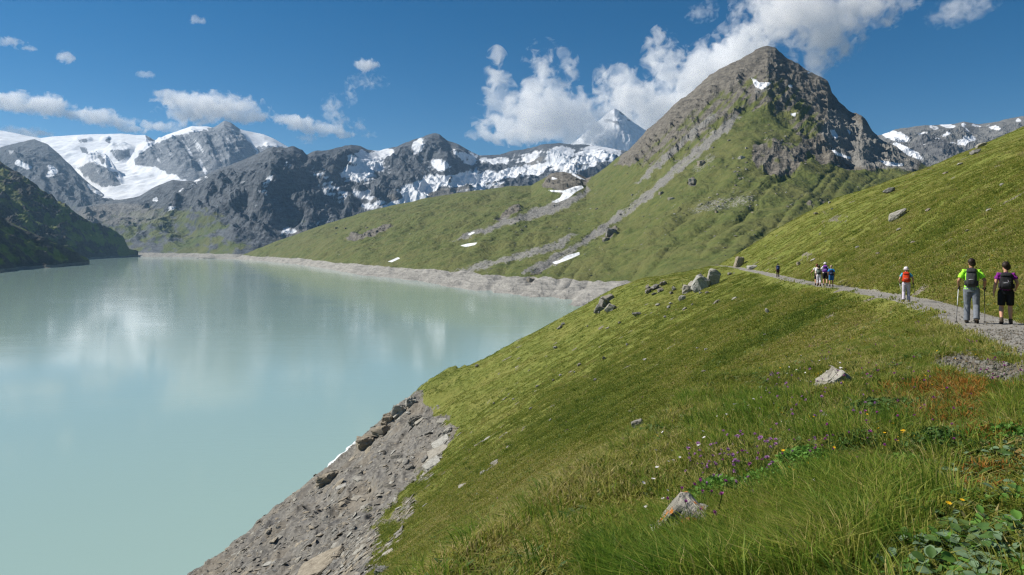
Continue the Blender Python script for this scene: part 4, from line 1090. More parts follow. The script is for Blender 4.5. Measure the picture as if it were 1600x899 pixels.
r1, J1 = put('neon', 'hiker in neon green shirt and grey trousers walking with two poles', 1518, 19.0, 101, {**step_r, **arms, 'chest': (0, .05, 1.27), 'should': (0, .07, 1.41), 'neck': (0, .09, 1.48), 'head': (0, .12, 1.635)},
              dict(shirt=NEON, sleeve=.72, legs=GREYT, leg_len='long', boots=BOOT, skin=SKIN_TAN, hair=HAIR_DARK, turn=.5, hem=-.03), 0.02, .010)
backpack('slim charcoal daypack worn by the hiker in the neon shirt', r1, J1, (0.055, 0.056, 0.058), (0.035, 0.035, 0.037), .25, .50, .15)
pole('silver trekking pole in the left hand of the neon shirted hiker', world_pt(r1, J1['wr_l'] + Vector((.0, .09, -.02))), feet_at(1494, 18.8) + Vector((0, 0, .0)))
pole('dark trekking pole in the right hand of the neon shirted hiker', world_pt(r1, J1['wr_r'] + Vector((.0, .09, -.02))), feet_at(1539, 18.7), (POLE_DARK, POLE_DARK))
r2, J2 = put('purple', 'hiker in purple shirt and black shorts with bare calves', 1572, 18.7, 97, {**step_l, 'el_l': (-.25, -.02, 1.13), 'wr_l': (-.28, .03, .88), 'el_r': (.26, -.03, 1.15), 'wr_r': (.24, .16, 1.02)},
              dict(shirt=(0.20, 0.018, 0.21), sleeve=.5, legs=(0.012, 0.012, 0.014), leg_len='knee', boots=BOOT, hair=HAIR_DARK, hair_r=1.1, slim=.92, turn=.75, grip=False), 0.1, .010)
backpack('bulky black backpack with a pale emblem on the purple shirted hiker', r2, J2, (0.014, 0.014, 0.016), (0.02, 0.02, 0.023), .31, .47, .19, logo=(.22, .20, .24))
r3, J3 = put('red', 'hiker in pale trousers and white sun hat walking alone', 1416, 33.0, 54, {**step_l, **arms}, dict(shirt=(0.10, 0.42, 0.55), sleeve=.55, legs=(0.50, 0.45, 0.52), leg_len='long', boots=BOOT, hair=HAIR_GREY, hat=(.78, .70, .72), slim=.92), 0.0, .012)
backpack('orange red backpack on the lone hiker in the white hat', r3, J3, (0.62, 0.055, 0.012), (0.50, 0.04, 0.012), .32, .52, .20)
pole('silver trekking pole held by the lone hiker in the white hat', world_pt(r3, J3['wr_l'] + Vector((0, .09, -.02))), feet_at(1410, 33.3))
pole('dark trekking pole trailing at the right of the lone hatted hiker', world_pt(r3, J3['wr_r'] + Vector((0, .09, -.02))), feet_at(1432, 31.8), (POLE_DARK, POLE_DARK))
r4, J4 = put('auburn', 'auburn haired hiker in white shirt at the front of the group', 1276.5, 51.8, 33.5, {**step_l, 'el_l': (-.32, .02, 1.16), 'wr_l': (-.42, .20, 1.08)}, dict(shirt=(.74, .70, .70), sleeve=.55, legs=(.02, .02, .025), leg_len='knee', boots=BOOT, hair=HAIR_AUBURN, hair_r=1.15, slim=.9), 0.0, .016)
pole('wooden walking stick held by the auburn haired hiker', world_pt(r4, J4['wr_l'] + Vector((0, .09, -.02))), feet_at(1270.6, 52.2), (WOOD, POLE_DARK), stick=True)
r5, J5 = put('white', 'dark haired hiker in white trousers with a grey green pack', 1279.5, 50.3, 32.5, {**step_r}, dict(shirt=(.62, .58, .60), sleeve=.6, legs=(.66, .60, .66), leg_len='capri', boots=BOOT, hair=HAIR_DARK, hair_r=1.15, slim=.9), 0.0, .016)
backpack('grey green backpack on the hiker in white trousers', r5, J5, (0.16, 0.20, 0.16), (0.03, 0.045, 0.035), .30, .48, .18)
r6, J6 = put('tall', 'tall hiker in white shirt, black shorts and pale hat', 1289.5, 51.0, 36.5, {**step_r, 'el_l': (-.30, .03, 1.18), 'wr_l': (-.36, .22, 1.16)}, dict(shirt=(.76, .72, .76), sleeve=.7, legs=(.012, .012, .014), leg_len='knee', boots=BOOT_DARK, hair=HAIR_GREY, hat=(.66, .62, .60)), 0.0, .016)
backpack('dark purple backpack on the tall hiker in the pale hat', r6, J6, (0.045, 0.025, 0.09), (0.20, 0.06, 0.36), .32, .55, .19)
r7, J7 = put('blue', 'hiker in bright blue shirt and blue shorts', 1299, 49.2, 33.5, {**step_l}, dict(shirt=(.02, .26, .62), sleeve=.65, legs=(.02, .11, .30), leg_len='knee', boots=BOOT_DARK, hair=HAIR_GREY, skin=SKIN_TAN), 0.0, .016)
backpack('navy backpack on the hiker in the blue shirt', r7, J7, (0.012, 0.018, 0.05), (0.015, 0.03, 0.08), .32, .44, .18, drop=.05)
r8, J8 = put('far', 'distant solitary hiker in dark clothes where the trail bends', 1215.5, 84.0, 21.5, {**step_l}, dict(shirt=(.03, .035, .07), sleeve=.5, legs=(.03, .012, .02), leg_len='long', boots=BOOT_DARK, hair=HAIR_DARK, hair_r=1.05), 0.0, .02)
backpack('dark blue backpack on the distant solitary hiker', r8, J8, (0.015, 0.035, 0.10), (0.02, 0.05, 0.14), .30, .50, .18)
# ------------------------------------------------------------------ grass: blades in tufts, scattered with geometry nodes
def blade_mat(name, stops, trans=0.48, inst=True):
    m = NT(name)
    t = m.attr('tint', 'INSTANCER') if inst else m.n('ShaderNodeObjectInfo').outputs['Random']
    v = m.attr('shade')
    c = m.ramp(m.math('ADD', t, m.math('MULTIPLY', m.math('SUBTRACT', v, 0.5), 0.5)), stops)
    m.base(c)
    m.b.inputs['Roughness'].default_value = 0.6
    m.b.inputs['Specular IOR Level'].default_value = 0.25
    tr = m.n('ShaderNodeBsdfTranslucent'); m.put(tr.inputs[0], c)
    mx = m.n('ShaderNodeMixShader'); mx.inputs[0].default_value = trans
    m.t.links.new(m.b.outputs[0], mx.inputs[1]); m.t.links.new(tr.outputs[0], mx.inputs[2])
    m.t.links.new(mx.outputs[0], m.out.inputs[0])
    return m.m
TURF_STOPS = [(0.0, (0.062, 0.114, 0.014)), (0.35, (0.160, 0.208, 0.026)), (0.62, (0.260, 0.272, 0.042)), (0.82, (0.35, 0.31, 0.085)), (1.0, (0.46, 0.38, 0.17))]
MAT_TURF = blade_mat('turf_blade', TURF_STOPS)
MAT_LUSH = blade_mat('lush_blade', [(0.0, (0.060, 0.145, 0.016)), (0.5, (0.170, 0.265, 0.030)), (0.8, (0.330, 0.345, 0.06)), (1.0, (0.50, 0.42, 0.15))])
MAT_RUST = blade_mat('rust_blade', [(0.0, (0.12, 0.10, 0.02)), (0.5, (0.34, 0.14, 0.025)), (1.0, (0.46, 0.22, 0.04))])

def tuft(name, seed, n, spread, h0, h1, width, lean, mat, wind=0.0):
    r = random.Random(seed)
    V, Fc, sh = [], [], []
    for i in range(n):
        a = r.uniform(0, 6.283); d = spread * math.sqrt(r.random())
        bx, by = d * math.cos(a), d * math.sin(a)
        h = r.uniform(h0, h1); ang = a + r.uniform(-1.2, 1.2); ln = lean * r.uniform(0.2, 1) * h
        dx, dy = math.cos(ang) * ln - wind * h, math.sin(ang) * ln
        wa = r.uniform(0, 3.14); w = width * r.uniform(0.6, 1.3)
        wx, wy = math.cos(wa) * w, math.sin(wa) * w
        k = len(V)
        V += [(bx - wx, by - wy, -0.03), (bx + wx, by + wy, -0.03), (bx + dx * .35 - wx * .8, by + dy * .35 - wy * .8, h * .55), (bx + dx * .35 + wx * .8, by + dy * .35 + wy * .8, h * .55), (bx + dx, by + dy, h * (1 - 0.25 * min(1, lean + wind)))]
        Fc += [(k, k + 1, k + 3, k + 2), (k + 2, k + 3, k + 4)]
        s = r.random(); sh += [s] * 5
    me = bpy.data.meshes.new(name); me.from_pydata(V, [], Fc)
    a = me.attributes.new('shade', 'FLOAT', 'POINT'); a.data.foreach_set('value', sh)
    me.materials.append(mat)
    return bpy.data.objects.new(name, me)          # source shape only: never linked to the scene

def instancer(name, pts, rot, scl, tint, sources, label=None):
    me = bpy.data.meshes.new(name)
    me.vertices.add(len(pts)); me.vertices.foreach_set('co', pts.astype(np.float32).reshape(-1))
    for k, v, t in (('rot', rot, 'FLOAT_VECTOR'), ('scl', scl, 'FLOAT'), ('tint', tint, 'FLOAT')):
        a = me.attributes.new(k, t, 'POINT')
        a.data.foreach_set('vector' if t == 'FLOAT_VECTOR' else 'value', v.astype(np.float32).reshape(-1))
    o = bpy.data.objects.new(name, me); COL.objects.link(o); o['kind'] = 'stuff'
    if label:
        o['label'] = label; o['category'] = name
    g = bpy.data.node_groups.new(name, 'GeometryNodeTree')
    g.interface.new_socket('Geometry', in_out='INPUT', socket_type='NodeSocketGeometry')
    g.interface.new_socket('Geometry', in_out='OUTPUT', socket_type='NodeSocketGeometry')
    gi = g.nodes.new('NodeGroupInput'); go = g.nodes.new('NodeGroupOutput')
    gj = g.nodes.new('GeometryNodeGeometryToInstance')
    for s in sources:
        oi = g.nodes.new('GeometryNodeObjectInfo'); oi.inputs['Object'].default_value = s; oi.inputs['As Instance'].default_value = True
        g.links.new(oi.outputs['Geometry'], gj.inputs[0])
    ip = g.nodes.new('GeometryNodeInstanceOnPoints'); ip.inputs['Pick Instance'].default_value = True
    g.links.new(gi.outputs[0], ip.inputs['Points']); g.links.new(gj.outputs[0], ip.inputs['Instance'])
    for k, t, sock in (('rot', 'FLOAT_VECTOR', 'Rotation'), ('scl', 'FLOAT', 'Scale')):
        na = g.nodes.new('GeometryNodeInputNamedAttribute'); na.data_type = t; na.inputs['Name'].default_value = k
        g.links.new(na.outputs['Attribute'], ip.inputs[sock])
    g.links.new(ip.outputs[0], go.inputs[0])
    o.modifiers.new('scatter', 'NODES').node_group = g
    return o

def tilt_rot(nrm, spin):
    """euler angles that stand an instance on the slope and spin it about its own axis"""
    zx, zy, zz = nrm[:, 0], nrm[:, 1], nrm[:, 2]
    cx = np.stack([zz, 0 * zz, -zx], -1); cx /= np.linalg.norm(cx, axis=1, keepdims=True)
    cyv = np.cross(nrm, cx)
    X = cx * np.cos(spin)[:, None] + cyv * np.sin(spin)[:, None]
    Yv = np.cross(nrm, X)
    ry = -np.arcsin(np.clip(X[:, 2], -1, 1)); rx = np.arctan2(Yv[:, 2], nrm[:, 2]); rz = np.arctan2(X[:, 1], X[:, 0])
    return np.stack([rx, ry, rz], -1)

def scatter(n, r0, r1, amin=-44, amax=46, bare=True):
    a = np.radians(rng.uniform(amin, amax, n))
    u = rng.random(n)
    r = np.exp(math.log(r0) + u * (math.log(r1) - math.log(r0)))
    x, y = r * np.sin(a), r * np.cos(a)
    z = near_h(x, y)
    rk, sc, pt = near_masks(x, y, z)
    j = rng.random(n) * 0.5
    ok = (rk < 0.3 + j + 0.6 * np.clip(fbm(x / 2.5, y / 3.5, 3, 733) - .12, 0, .6) * (z > -40)) & (sc < 0.35 + j) & (pt < 0.3) & (z > -44)
    dd = path_d(x, y)
    ok &= ~((dd < 0) & (dd > -PATH_HW - 1.0) & (y > 24)) | (rng.random(n) < 0.12)
    if bare:     # the broad-leaved plants crowd the grass out
        ok &= rng.random(n) > 0.72 * blobs(800 + F * x / y, HZ - F * z / y, [(1530, 870, 150, 100, 0, 1), (1570, 740, 80, 60, 0, .9), (1400, 640, 90, 40, 0, .5), (1150, 780, 80, 30, -20, .7)])
    x, y, z = x[ok], y[ok], z[ok]
    return x, y, z, 800 + F * x / y, HZ - F * z / y

turfs = [tuft('turf_tuft', 10 + k, 40, 0.20, 0.03, 0.12, 0.0045, 1.3, MAT_TURF) for k in range(4)]
far_tufts = [tuft('turf_patch', 20 + k, 44, 0.42, 0.02, 0.085, 0.013, 1.5, MAT_TURF) for k in range(4)]
lush = [tuft('lush_tuft', 30 + k, 30, 0.10, 0.16, 0.44, 0.0042, 0.75, MAT_LUSH, wind=0.30) for k in range(4)]
rust = [tuft('rust_tuft', 40 + k, 30, 0.10, 0.06, 0.20, 0.008, 0.8, MAT_RUST) for k in range(2)]
def tint_at(x, y, px, py):
    t = 0.48 + 0.36 * fbm(x / 11, y / 11, 4, 701) + 0.20 * fbm(x / 2.2, y / 2.2, 3, 703) + rng.normal(0, 0.17, len(x))
    t += np.where(path_d(x, y) > 0, 0.10, 0.0)                      # drier, browner bank above the trail
    t -= 0.35 * blobs(px, py, [(1240, 505, 90, 14, -28, 1), (1130, 560, 70, 12, -35, .8), (690, 600, 60, 22, -10, .7), (1000, 455, 60, 12, -10, .5)])   # damp hollow and turf bluff
    t += 0.25 * blobs(px, py, [(900, 580, 40, 8, -38, .8), (850, 760, 120, 60, -20, .45), (1000, 430, 60, 14, -20, .6)])
    t += 0.12 * sstep(60, 20, np.hypot(x, y))                       # brightening put into the tint close by, against the dense tufts' self-shadow
    return np.clip(t, 0, 1)
for nm, n, r0, r1, src, s0, s1 in (('grass', 52000, 3.0, 30, turfs, 0.6, 1.25), ('grass', 120000, 26, 230, far_tufts, 0.7, 1.5)):
    x, y, z, px, py = scatter(n, r0, r1)
    instancer(nm, np.stack([x, y, z], -1), tilt_rot(normals(x, y), rng.uniform(0, 6.283, len(x))), rng.uniform(s0, s1, len(x)) * np.clip(np.sqrt(np.hypot(x, y) / r0), 1, 1.3), tint_at(x, y, px, py), src,
              'short alpine turf on the slope close to the trail' if r0 < 10 else 'short alpine turf on the farther slopes of the hillside')
# taller bunches standing out of the turf
MAT_BUNCH = blade_mat('bunch_blade', [(0.0, (0.060, 0.115, 0.014)), (0.45, (0.160, 0.205, 0.028)), (0.75, (0.300, 0.290, 0.065)), (1.0, (0.46, 0.39, 0.17))])
bunch = [tuft('bunch_tuft', 80 + k, 30, 0.13, 0.10, 0.26, 0.007, 0.9, MAT_BUNCH) for k in range(4)]
x, y, z, px, py = scatter(46000, 7, 210)
instancer('grass', np.stack([x, y, z], -1), tilt_rot(normals(x, y) * .6 + np.array([0, 0, .4]), rng.uniform(0, 6.283, len(x))), (0.45 + 1.0 * rng.random(len(x)) ** 3) * np.clip(np.hypot(x, y) / 40, 0.75, 1.5), np.clip(tint_at(x, y, px, py) + rng.normal(0, .12, len(x)), 0, 1), bunch, 'bunches of taller grass standing out of the turf')
# long leaning grass in the foreground and beside the trail
x, y, z, px, py = scatter(60000, 3.0, 26, -10, 46)
w = np.maximum.reduce([blobs(px, py, [(1240, 850, 190, 70, -8, 1), (1110, 880, 180, 60, -10, 1), (1310, 800, 110, 50, -20, .9), (1420, 545, 130, 34, 18, .8), (1330, 500, 90, 22, 20, .6), (1180, 640, 120, 60, -30, .2), (1350, 660, 150, 60, 0, .18), (1080, 620, 40, 18, -20, .4), (1470, 770, 50, 50, 0, .25), (1580, 650, 30, 40, 0, .7)]), 0.03 + 0 * px])
keep = (rng.random(len(x)) < w * 0.6) & (path_d(x, y) < -0.95)
x, y, z, px, py = x[keep], y[keep], z[keep], px[keep], py[keep]
instancer('grass', np.stack([x, y, z], -1), tilt_rot(normals(x, y) * 0.5 + np.array([0, 0, 0.5]), rng.normal(0.3, 0.8, len(x))), rng.uniform(0.45, 1.1, len(x)) * np.where(py < 620, 0.55, 1), np.clip(0.52 + 0.4 * fbm(x / 1.5, y / 1.5, 3, 711) + rng.normal(0, 0.16, len(x)), 0, 1), lush, 'long green grass leaning over on the near bank')
x, y, z, px, py = scatter(60000, 3.0, 18, 15, 46, bare=False)
w = blobs(px, py, [(1530, 615, 70, 28, 10, 1), (1460, 640, 80, 32, 10, .6), (1540, 680, 60, 26, 0, .6), (1560, 760, 60, 30, 0, .15)])
keep = rng.random(len(x)) < w * 0.5
x, y, z = x[keep], y[keep], z[keep]
instancer('rusty_herb', np.stack([x, y, z], -1), tilt_rot(normals(x, y), rng.uniform(0, 6.283, len(x))), rng.uniform(0.5, 1.1, len(x)), rng.random(len(x)), rust, 'rust orange low herbs on the near bank')
# low broad-leaved rosettes and herbs mixed into the turf
def rosette(name, seed, mat):
    r = random.Random(seed); V, Fc, sh = [], [], []
    for i in range(11):
        a = r.uniform(0, 6.28); L_ = r.uniform(.05, .12); up = r.uniform(.15, .9)
        d = Vector((math.cos(a), math.sin(a), up)).normalized() * L_; s = Vector((-math.sin(a), math.cos(a), 0)) * L_ * r.uniform(.2, .34)
        o = Vector((r.uniform(-.05, .05), r.uniform(-.05, .05), r.uniform(0, .05)))
        k = len(V); V += [tuple(o), tuple(o + d * .45 + s), tuple(o + d - Vector((0, 0, L_ * .15))), tuple(o + d * .45 - s)]; Fc.append((k, k + 1, k + 2, k + 3))
        sh += [r.random()] * 4
    me = bpy.data.meshes.new(name); me.from_pydata(V, [], Fc)
    at = me.attributes.new('shade', 'FLOAT', 'POINT'); at.data.foreach_set('value', sh)
    me.materials.append(mat)
    return bpy.data.objects.new(name, me)
MAT_HERB = blade_mat('herb_leaf', [(0.0, (0.050, 0.105, 0.022)), (0.5, (0.110, 0.185, 0.040)), (0.8, (0.190, 0.240, 0.110)), (1.0, (0.30, 0.20, 0.06))])
herbs = [rosette('herb', 90 + k, MAT_HERB) for k in range(4)]
x, y, z, px, py = scatter(30000, 4, 75, bare=False)
hw_ = np.clip(0.25 + 1.3 * fbm(x / 3.5, y / 3.5, 3, 741), 0, 1) + blobs(px, py, [(1500, 700, 140, 80, 0, .9), (1300, 680, 160, 60, -15, .6), (1150, 770, 90, 40, -20, .7)])
keep = rng.random(len(x)) < hw_ * .8
x, y, z = x[keep], y[keep], z[keep]
instancer('herbs', np.stack([x, y, z + .02], -1), tilt_rot(normals(x, y), rng.uniform(0, 6.283, len(x))), rng.uniform(.5, 1.3, len(x)), np.clip(rng.normal(.45, .22, len(x)), 0, 1), herbs, 'low broad leaved herbs mixed into the turf')
# small distant flower heads flecking the turf
MAT_FLECK = blade_mat('fleck_petals', [(0.0, (0.62, 0.40, 0.02)), (0.45, (0.55, 0.42, 0.03)), (0.55, (0.62, 0.60, 0.55)), (0.8, (0.36, 0.10, 0.34)), (1.0, (0.30, 0.06, 0.28))])
fleck = [tuft('fleck', 60 + k, 7, 0.10, 0.10, 0.18, 0.012, 0.6, MAT_FLECK) for k in range(2)]
x, y, z, px, py = scatter(26000, 8, 130)
w = 0.10 + blobs(px, py, [(1450, 420, 200, 60, 0, .5), (1280, 540, 110, 40, -10, .6), (1250, 640, 140, 70, 0, .3), (1350, 330, 120, 50, -25, .35), (1190, 430, 60, 14, 0, .5)])
keep = (rng.random(len(x)) < w * 0.35)
x, y, z = x[keep], y[keep], z[keep]
tt = np.where(path_d(x, y) > 0, rng.uniform(0, 0.5, len(x)), rng.random(len(x)))
instancer('tiny_flowers', np.stack([x, y, z], -1), tilt_rot(normals(x, y), rng.uniform(0, 6.283, len(x))), rng.uniform(0.5, 1.1, len(x)), tt, fleck, 'tiny yellow, white and mauve flower heads flecking the turf')

# loose rubble on the bare bank: too many pieces to count
n = 60000
a_ = np.radians(rng.uniform(-30, 2, n)); r_ = np.exp(rng.uniform(math.log(45), math.log(240), n))
x, y = r_ * np.sin(a_), r_ * np.cos(a_); z = near_h(x, y)
rk, sc, pt = near_masks(x, y, z)
cl = fbm(x / 6, y / 9, 4, 731)
ok = ((rk > 0.35) | (sc > 0.5)) & (z > LAKE - 0.2) & (rng.random(n) < 0.55 + cl)
x, y, z = x[ok], y[ok], z[ok]
srcs = [bpy.data.objects.new('rubble_piece', q) for q in shale]
instancer('rubble', np.stack([x, y, z], -1), tilt_rot(normals(x, y), rng.uniform(0, 6.283, len(x))) + rng.normal(0, .15, (len(x), 3)), 0.05 + 0.60 * rng.random(len(x)) ** 5, rng.random(len(x)), srcs, 'loose shale rubble covering the bare lake bank')

# rubble and small rocks of the mountain flank
P_, px_, py_, at_ = PYR
pr = np.clip(0.02 + 1.0 * at_['scree'] + 0.25 * (1 - at_['grass']) + blobs(px_, py_, [(1130, 318, 90, 16, -12, .5), (1160, 260, 90, 40, 0, .12), (1080, 300, 90, 40, -20, .10)]) - at_['shore'] * .6, 0, 1) * (at_['snow'] < .3) * (P_[..., 2] > LAKE + 1) * _vis
pr[-24:] = 0
flat = np.nonzero(rng.random(pr.size) < (pr * 0.075).reshape(-1))[0]
pts = P_.reshape(-1, 3)[flat] + rng.normal(0, .8, (len(flat), 3)) * np.array([1, 1, 0])
instancer('rubble', pts, rng.uniform(-.4, .4, (len(flat), 3)) + np.array([0, 0, 1]) * rng.uniform(0, 6, (len(flat), 1)), 0.5 + 2.6 * rng.random(len(flat)) ** 4, rng.random(len(flat)), srcs, 'stones and rubble strewn over the pyramid mountain')

# loose gravel and pebbles on the trail and the eroded patch
n = 4500
y = np.exp(rng.uniform(math.log(7), math.log(95), n)); x = path_x(y) + rng.uniform(-1.25, 1.25, n) * (1 + rng.random(n) * .25)
y2 = rng.uniform(9, 17, 5000); x2 = y2 * rng.uniform(.58, .80, 5000)
x, y = np.concatenate([x, x2]), np.concatenate([y, y2]); z = near_h(x, y)
rk, sc, pt = near_masks(x, y, z)
ok = (pt > 0.2) | ((sc > 0.55) & (y < 20))
x, y, z = x[ok], y[ok], z[ok]
instancer('gravel', np.stack([x, y, z], -1), rng.uniform(0, 6.283, (len(x), 3)), 0.006 + 0.026 * rng.random(len(x)) ** 4 + 0.03 * (path_d(x, y) < -1.3) * rng.random(len(x)), rng.random(len(x)), [bpy.data.objects.new('pebble', q) for q in pebbles[1::2]], 'loose gravel and pebbles on the trail')
# ------------------------------------------------------------------ flowers and leafy plants on the near bank
def petal_mat(name, col, trans=.25):
    m = NT(name)
    f = m.noise(m.obj(), 40, 3, .6)
    c = m.mix(f, tuple(k * .75 for k in col), tuple(min(1, k * 1.15) for k in col))
    m.base(c); m.b.inputs['Roughness'].default_value = .6
    tr = m.n('ShaderNodeBsdfTranslucent'); m.put(tr.inputs[0], c)
    mx = m.n('ShaderNodeMixShader'); mx.inputs[0].default_value = trans
    m.t.links.new(m.b.outputs[0], mx.inputs[1]); m.t.links.new(tr.outputs[0], mx.inputs[2]); m.t.links.new(mx.outputs[0], m.out.inputs[0])
    return m.m
P_PURPLE = petal_mat('purple_petals', (0.36, 0.07, 0.30)); P_MAUVE = petal_mat('mauve_petals', (0.46, 0.22, 0.46)); P_YELLOW = petal_mat('yellow_petals', (0.80, 0.46, 0.015)); P_WHITE = petal_mat('white_petals', (0.72, 0.68, 0.66))
STEM = petal_mat('flower_stem', (0.075, 0.11, 0.02))
LEAF_GREY = petal_mat('grey_green_leaf', (0.16, 0.24, 0.13), .25); LEAF_GREEN = petal_mat('fresh_green_leaf', (0.13, 0.27, 0.045), .3); LEAF_DARK = petal_mat('dark_green_leaf', (0.075, 0.145, 0.035), .25)

def stem_mesh(h, bend, seed):
    r = random.Random(seed); a = r.uniform(0, 6.28)
    bm = bmesh.new()
    tube(bm, [(0, 0, -.03), (math.cos(a) * bend * .3, math.sin(a) * bend * .3, h * .5), (math.cos(a) * bend, math.sin(a) * bend, h)], [.0032, .0026, .002], 5)
    me = bpy.data.meshes.new('stem'); bm.to_mesh(me); bm.free()
    me.materials.append(STEM)
    return me, Vector((math.cos(a) * bend, math.sin(a) * bend, h))
def thistle_mesh(seed, R):
    r = random.Random(seed); V, Fc = [], []
    for k in range(26):
        a = r.uniform(0, 6.28); e = r.uniform(.15, 1.45); L_ = R * r.uniform(.75, 1.1)
        d = Vector((math.cos(a) * math.cos(e), math.sin(a) * math.cos(e), math.sin(e) * .8 + .1)) * L_
        s = Vector((-math.sin(a), math.cos(a), 0)) * R * .16
        i = len(V); V += [tuple(s * .4), tuple(-s * .4), tuple(d + s), tuple(d - s)]; Fc.append((i, i + 1, i + 3, i + 2))
    me = bpy.data.meshes.new('bloom'); me.from_pydata(V, [], Fc)
    return me
def daisy_mesh(seed, R):
    r = random.Random(seed); V, Fc = [], []
    for k in range(9):
        a = 6.2832 * k / 9; d = Vector((math.cos(a), math.sin(a), .25)) * R; s = Vector((-math.sin(a), math.cos(a), 0)) * R * .32
        i = len(V); V += [(0, 0, 0), tuple(d * .6 + s), tuple(d), tuple(d * .6 - s)]; Fc.append((i, i + 1, i + 2, i + 3))
    me = bpy.data.meshes.new('bloom'); me.from_pydata(V, [], Fc)
    return me
def make_flower(name, blooms, mat, stems, loc, tilt, s, label, cat, group):
    root = bpy.data.objects.new(name, None); COL.objects.link(root)
    root.location = loc; root.scale = (s,) * 3; root.rotation_euler = (tilt[0], tilt[1], random.uniform(0, 6.28))
    tag(root, label, cat, group)
    me, top = random.choice(stems)
    o = bpy.data.objects.new('stem', me); COL.objects.link(o); o.parent = root
    b = bpy.data.objects.new('bloom', random.choice(blooms)); COL.objects.link(b); b.parent = root
    b.location = top; b.rotation_euler = (random.uniform(-.6, .6), random.uniform(-.6, .6), 0)
    return root
stems = [stem_mesh(random.uniform(.20, .38), random.uniform(.02, .12), k) for k in range(8)]
shorts_ = [stem_mesh(random.uniform(.12, .22), random.uniform(.01, .06), 20 + k) for k in range(6)]
th = [thistle_mesh(k, .020) for k in range(4)]; thm = [thistle_mesh(20 + k, .021) for k in range(3)]; da = [daisy_mesh(40 + k, .016) for k in range(3)]; dw = [daisy_mesh(50 + k, .02) for k in range(2)]
for lst, mt in ((th, P_PURPLE), (thm, P_MAUVE), (da, P_YELLOW), (dw, P_WHITE)):
    for q in lst: q.materials.append(mt)
def flowers(n, regions, *args):
    rr = random.Random(n + 5); k = 0; tries = 0
    while k < n and tries < n * 6:
        tries += 1
        cx, cy_, rx, ry, tl, where = rr.choice(regions)
        a = rr.uniform(0, 6.28); q = math.sqrt(rr.random()); u, v = math.cos(a) * q * rx, math.sin(a) * q * ry
        t = math.radians(tl)
        c = hit(cx + u * math.cos(t) - v * math.sin(t), cy_ + u * math.sin(t) + v * math.cos(t))
        if c is None or abs(float(path_d(c.x, c.y))) < 1.1:
            continue
        make_flower(args[0], args[1], args[2], args[3], c, (rr.uniform(-.25, .25), rr.uniform(-.35, .15)), rr.uniform(.7, 1.25), args[4] + ' ' + where, 'flower', args[5])
        k += 1
flowers(120, [(1420, 640, 110, 50, 10, 'below the eroded trail patch'), (1360, 600, 70, 40, 10, 'below the trail'), (1440, 690, 90, 50, 0, 'between rust herbs and long grass'), (1300, 560, 60, 30, 20, 'near the weathered pale rock'), (1200, 760, 90, 40, -10, 'in the leafy clumps'), (1330, 735, 60, 20, -20, 'at the upper rim of the long grass'), (1560, 620, 30, 20, 0, 'beside the trail'), (1080, 850, 40, 30, 0, 'by the lichen rock')], 'purple_flower', th, P_PURPLE, stems, 'deep purple flower head on a thin stem', 'purple flowers of the near bank')
flowers(120, [(1110, 752, 45, 22, -15, 'in the clump beside the lichen rock'), (1150, 790, 60, 30, -10, 'in front of the lichen rock clump'), (1210, 735, 60, 24, -20, 'in the second leafy clump'), (1290, 690, 70, 30, -20, 'near the rounded pale rock'), (1250, 640, 60, 30, 0, 'downhill of the weathered rock'), (1150, 745, 60, 20, -15, 'on top of the lichen rock clump')], 'mauve_flower', thm, P_MAUVE, stems, 'pale mauve flower head', 'mauve flowers of the leafy bank')
flowers(70, [(1530, 575, 70, 22, 8, 'at the eroded trail patch'), (1270, 745, 60, 20, -10, 'in the leafy clumps'), (1400, 720, 50, 30, 0, 'at the upper rim of the long grass'), (1520, 840, 60, 40, 0, 'among the broad leaves'), (1300, 660, 90, 40, 0, 'around the rounded pale rock'), (1220, 560, 60, 30, -20, 'on the open slope below the trail'), (1470, 600, 60, 30, 0, 'beside the rust herbs')], 'yellow_flower', da, P_YELLOW, shorts_, 'yellow rayed flower', 'yellow flowers of the near bank')
flowers(70, [(1170, 650, 50, 30, -20, 'downhill of the weathered rock'), (1060, 720, 40, 30, 0, 'on the turf above the lichen rock'), (1270, 590, 60, 30, 0, 'on the turf by the weathered rock'), (1020, 800, 40, 40, 0, 'on the steep turf left of the lichen rock'), (1210, 780, 60, 20, 0, 'in the leafy clumps'), (1020, 870, 40, 20, 0, 'in the turf below the lichen rock')], 'white_flower', dw, P_WHITE, shorts_, 'small white flower', 'white flowers of the near bank')

# broad leaves at the lower right, every leaf a piece of its own
def leaf_mesh(seed, L_, W_):
    r = random.Random(seed); V, Fc = [], []
    prof = [(0, .04), (.15, .55), (.35, .95), (.6, 1.0), (.82, .7), (1.0, .06)]
    for t, w in prof:
        wob = 1 + r.uniform(-.12, .12)
        for s in (-1, -.5, 0, .5, 1):
            V.append((s * w * W_ * wob, t * L_, -.10 * L_ * t * t + abs(s) * W_ * .28 * w + r.uniform(-.004, .004)))
    for i in range(len(prof) - 1):
        for k in range(4):
            a = i * 5 + k; Fc.append((a, a + 1, a + 6, a + 5))
    me = bpy.data.meshes.new('leaf'); me.from_pydata(V, [], Fc)
    for p_ in me.polygons: p_.use_smooth = True
    return me
leafs = {}
for nm, mt in (('grey', LEAF_GREY), ('green', LEAF_GREEN), ('dark', LEAF_DARK)):
    leafs[nm] = [leaf_mesh(60 + k, .085 + .012 * k, .030 + .004 * k) for k in range(3)]
    for q in leafs[nm]: q.materials.append(mt)
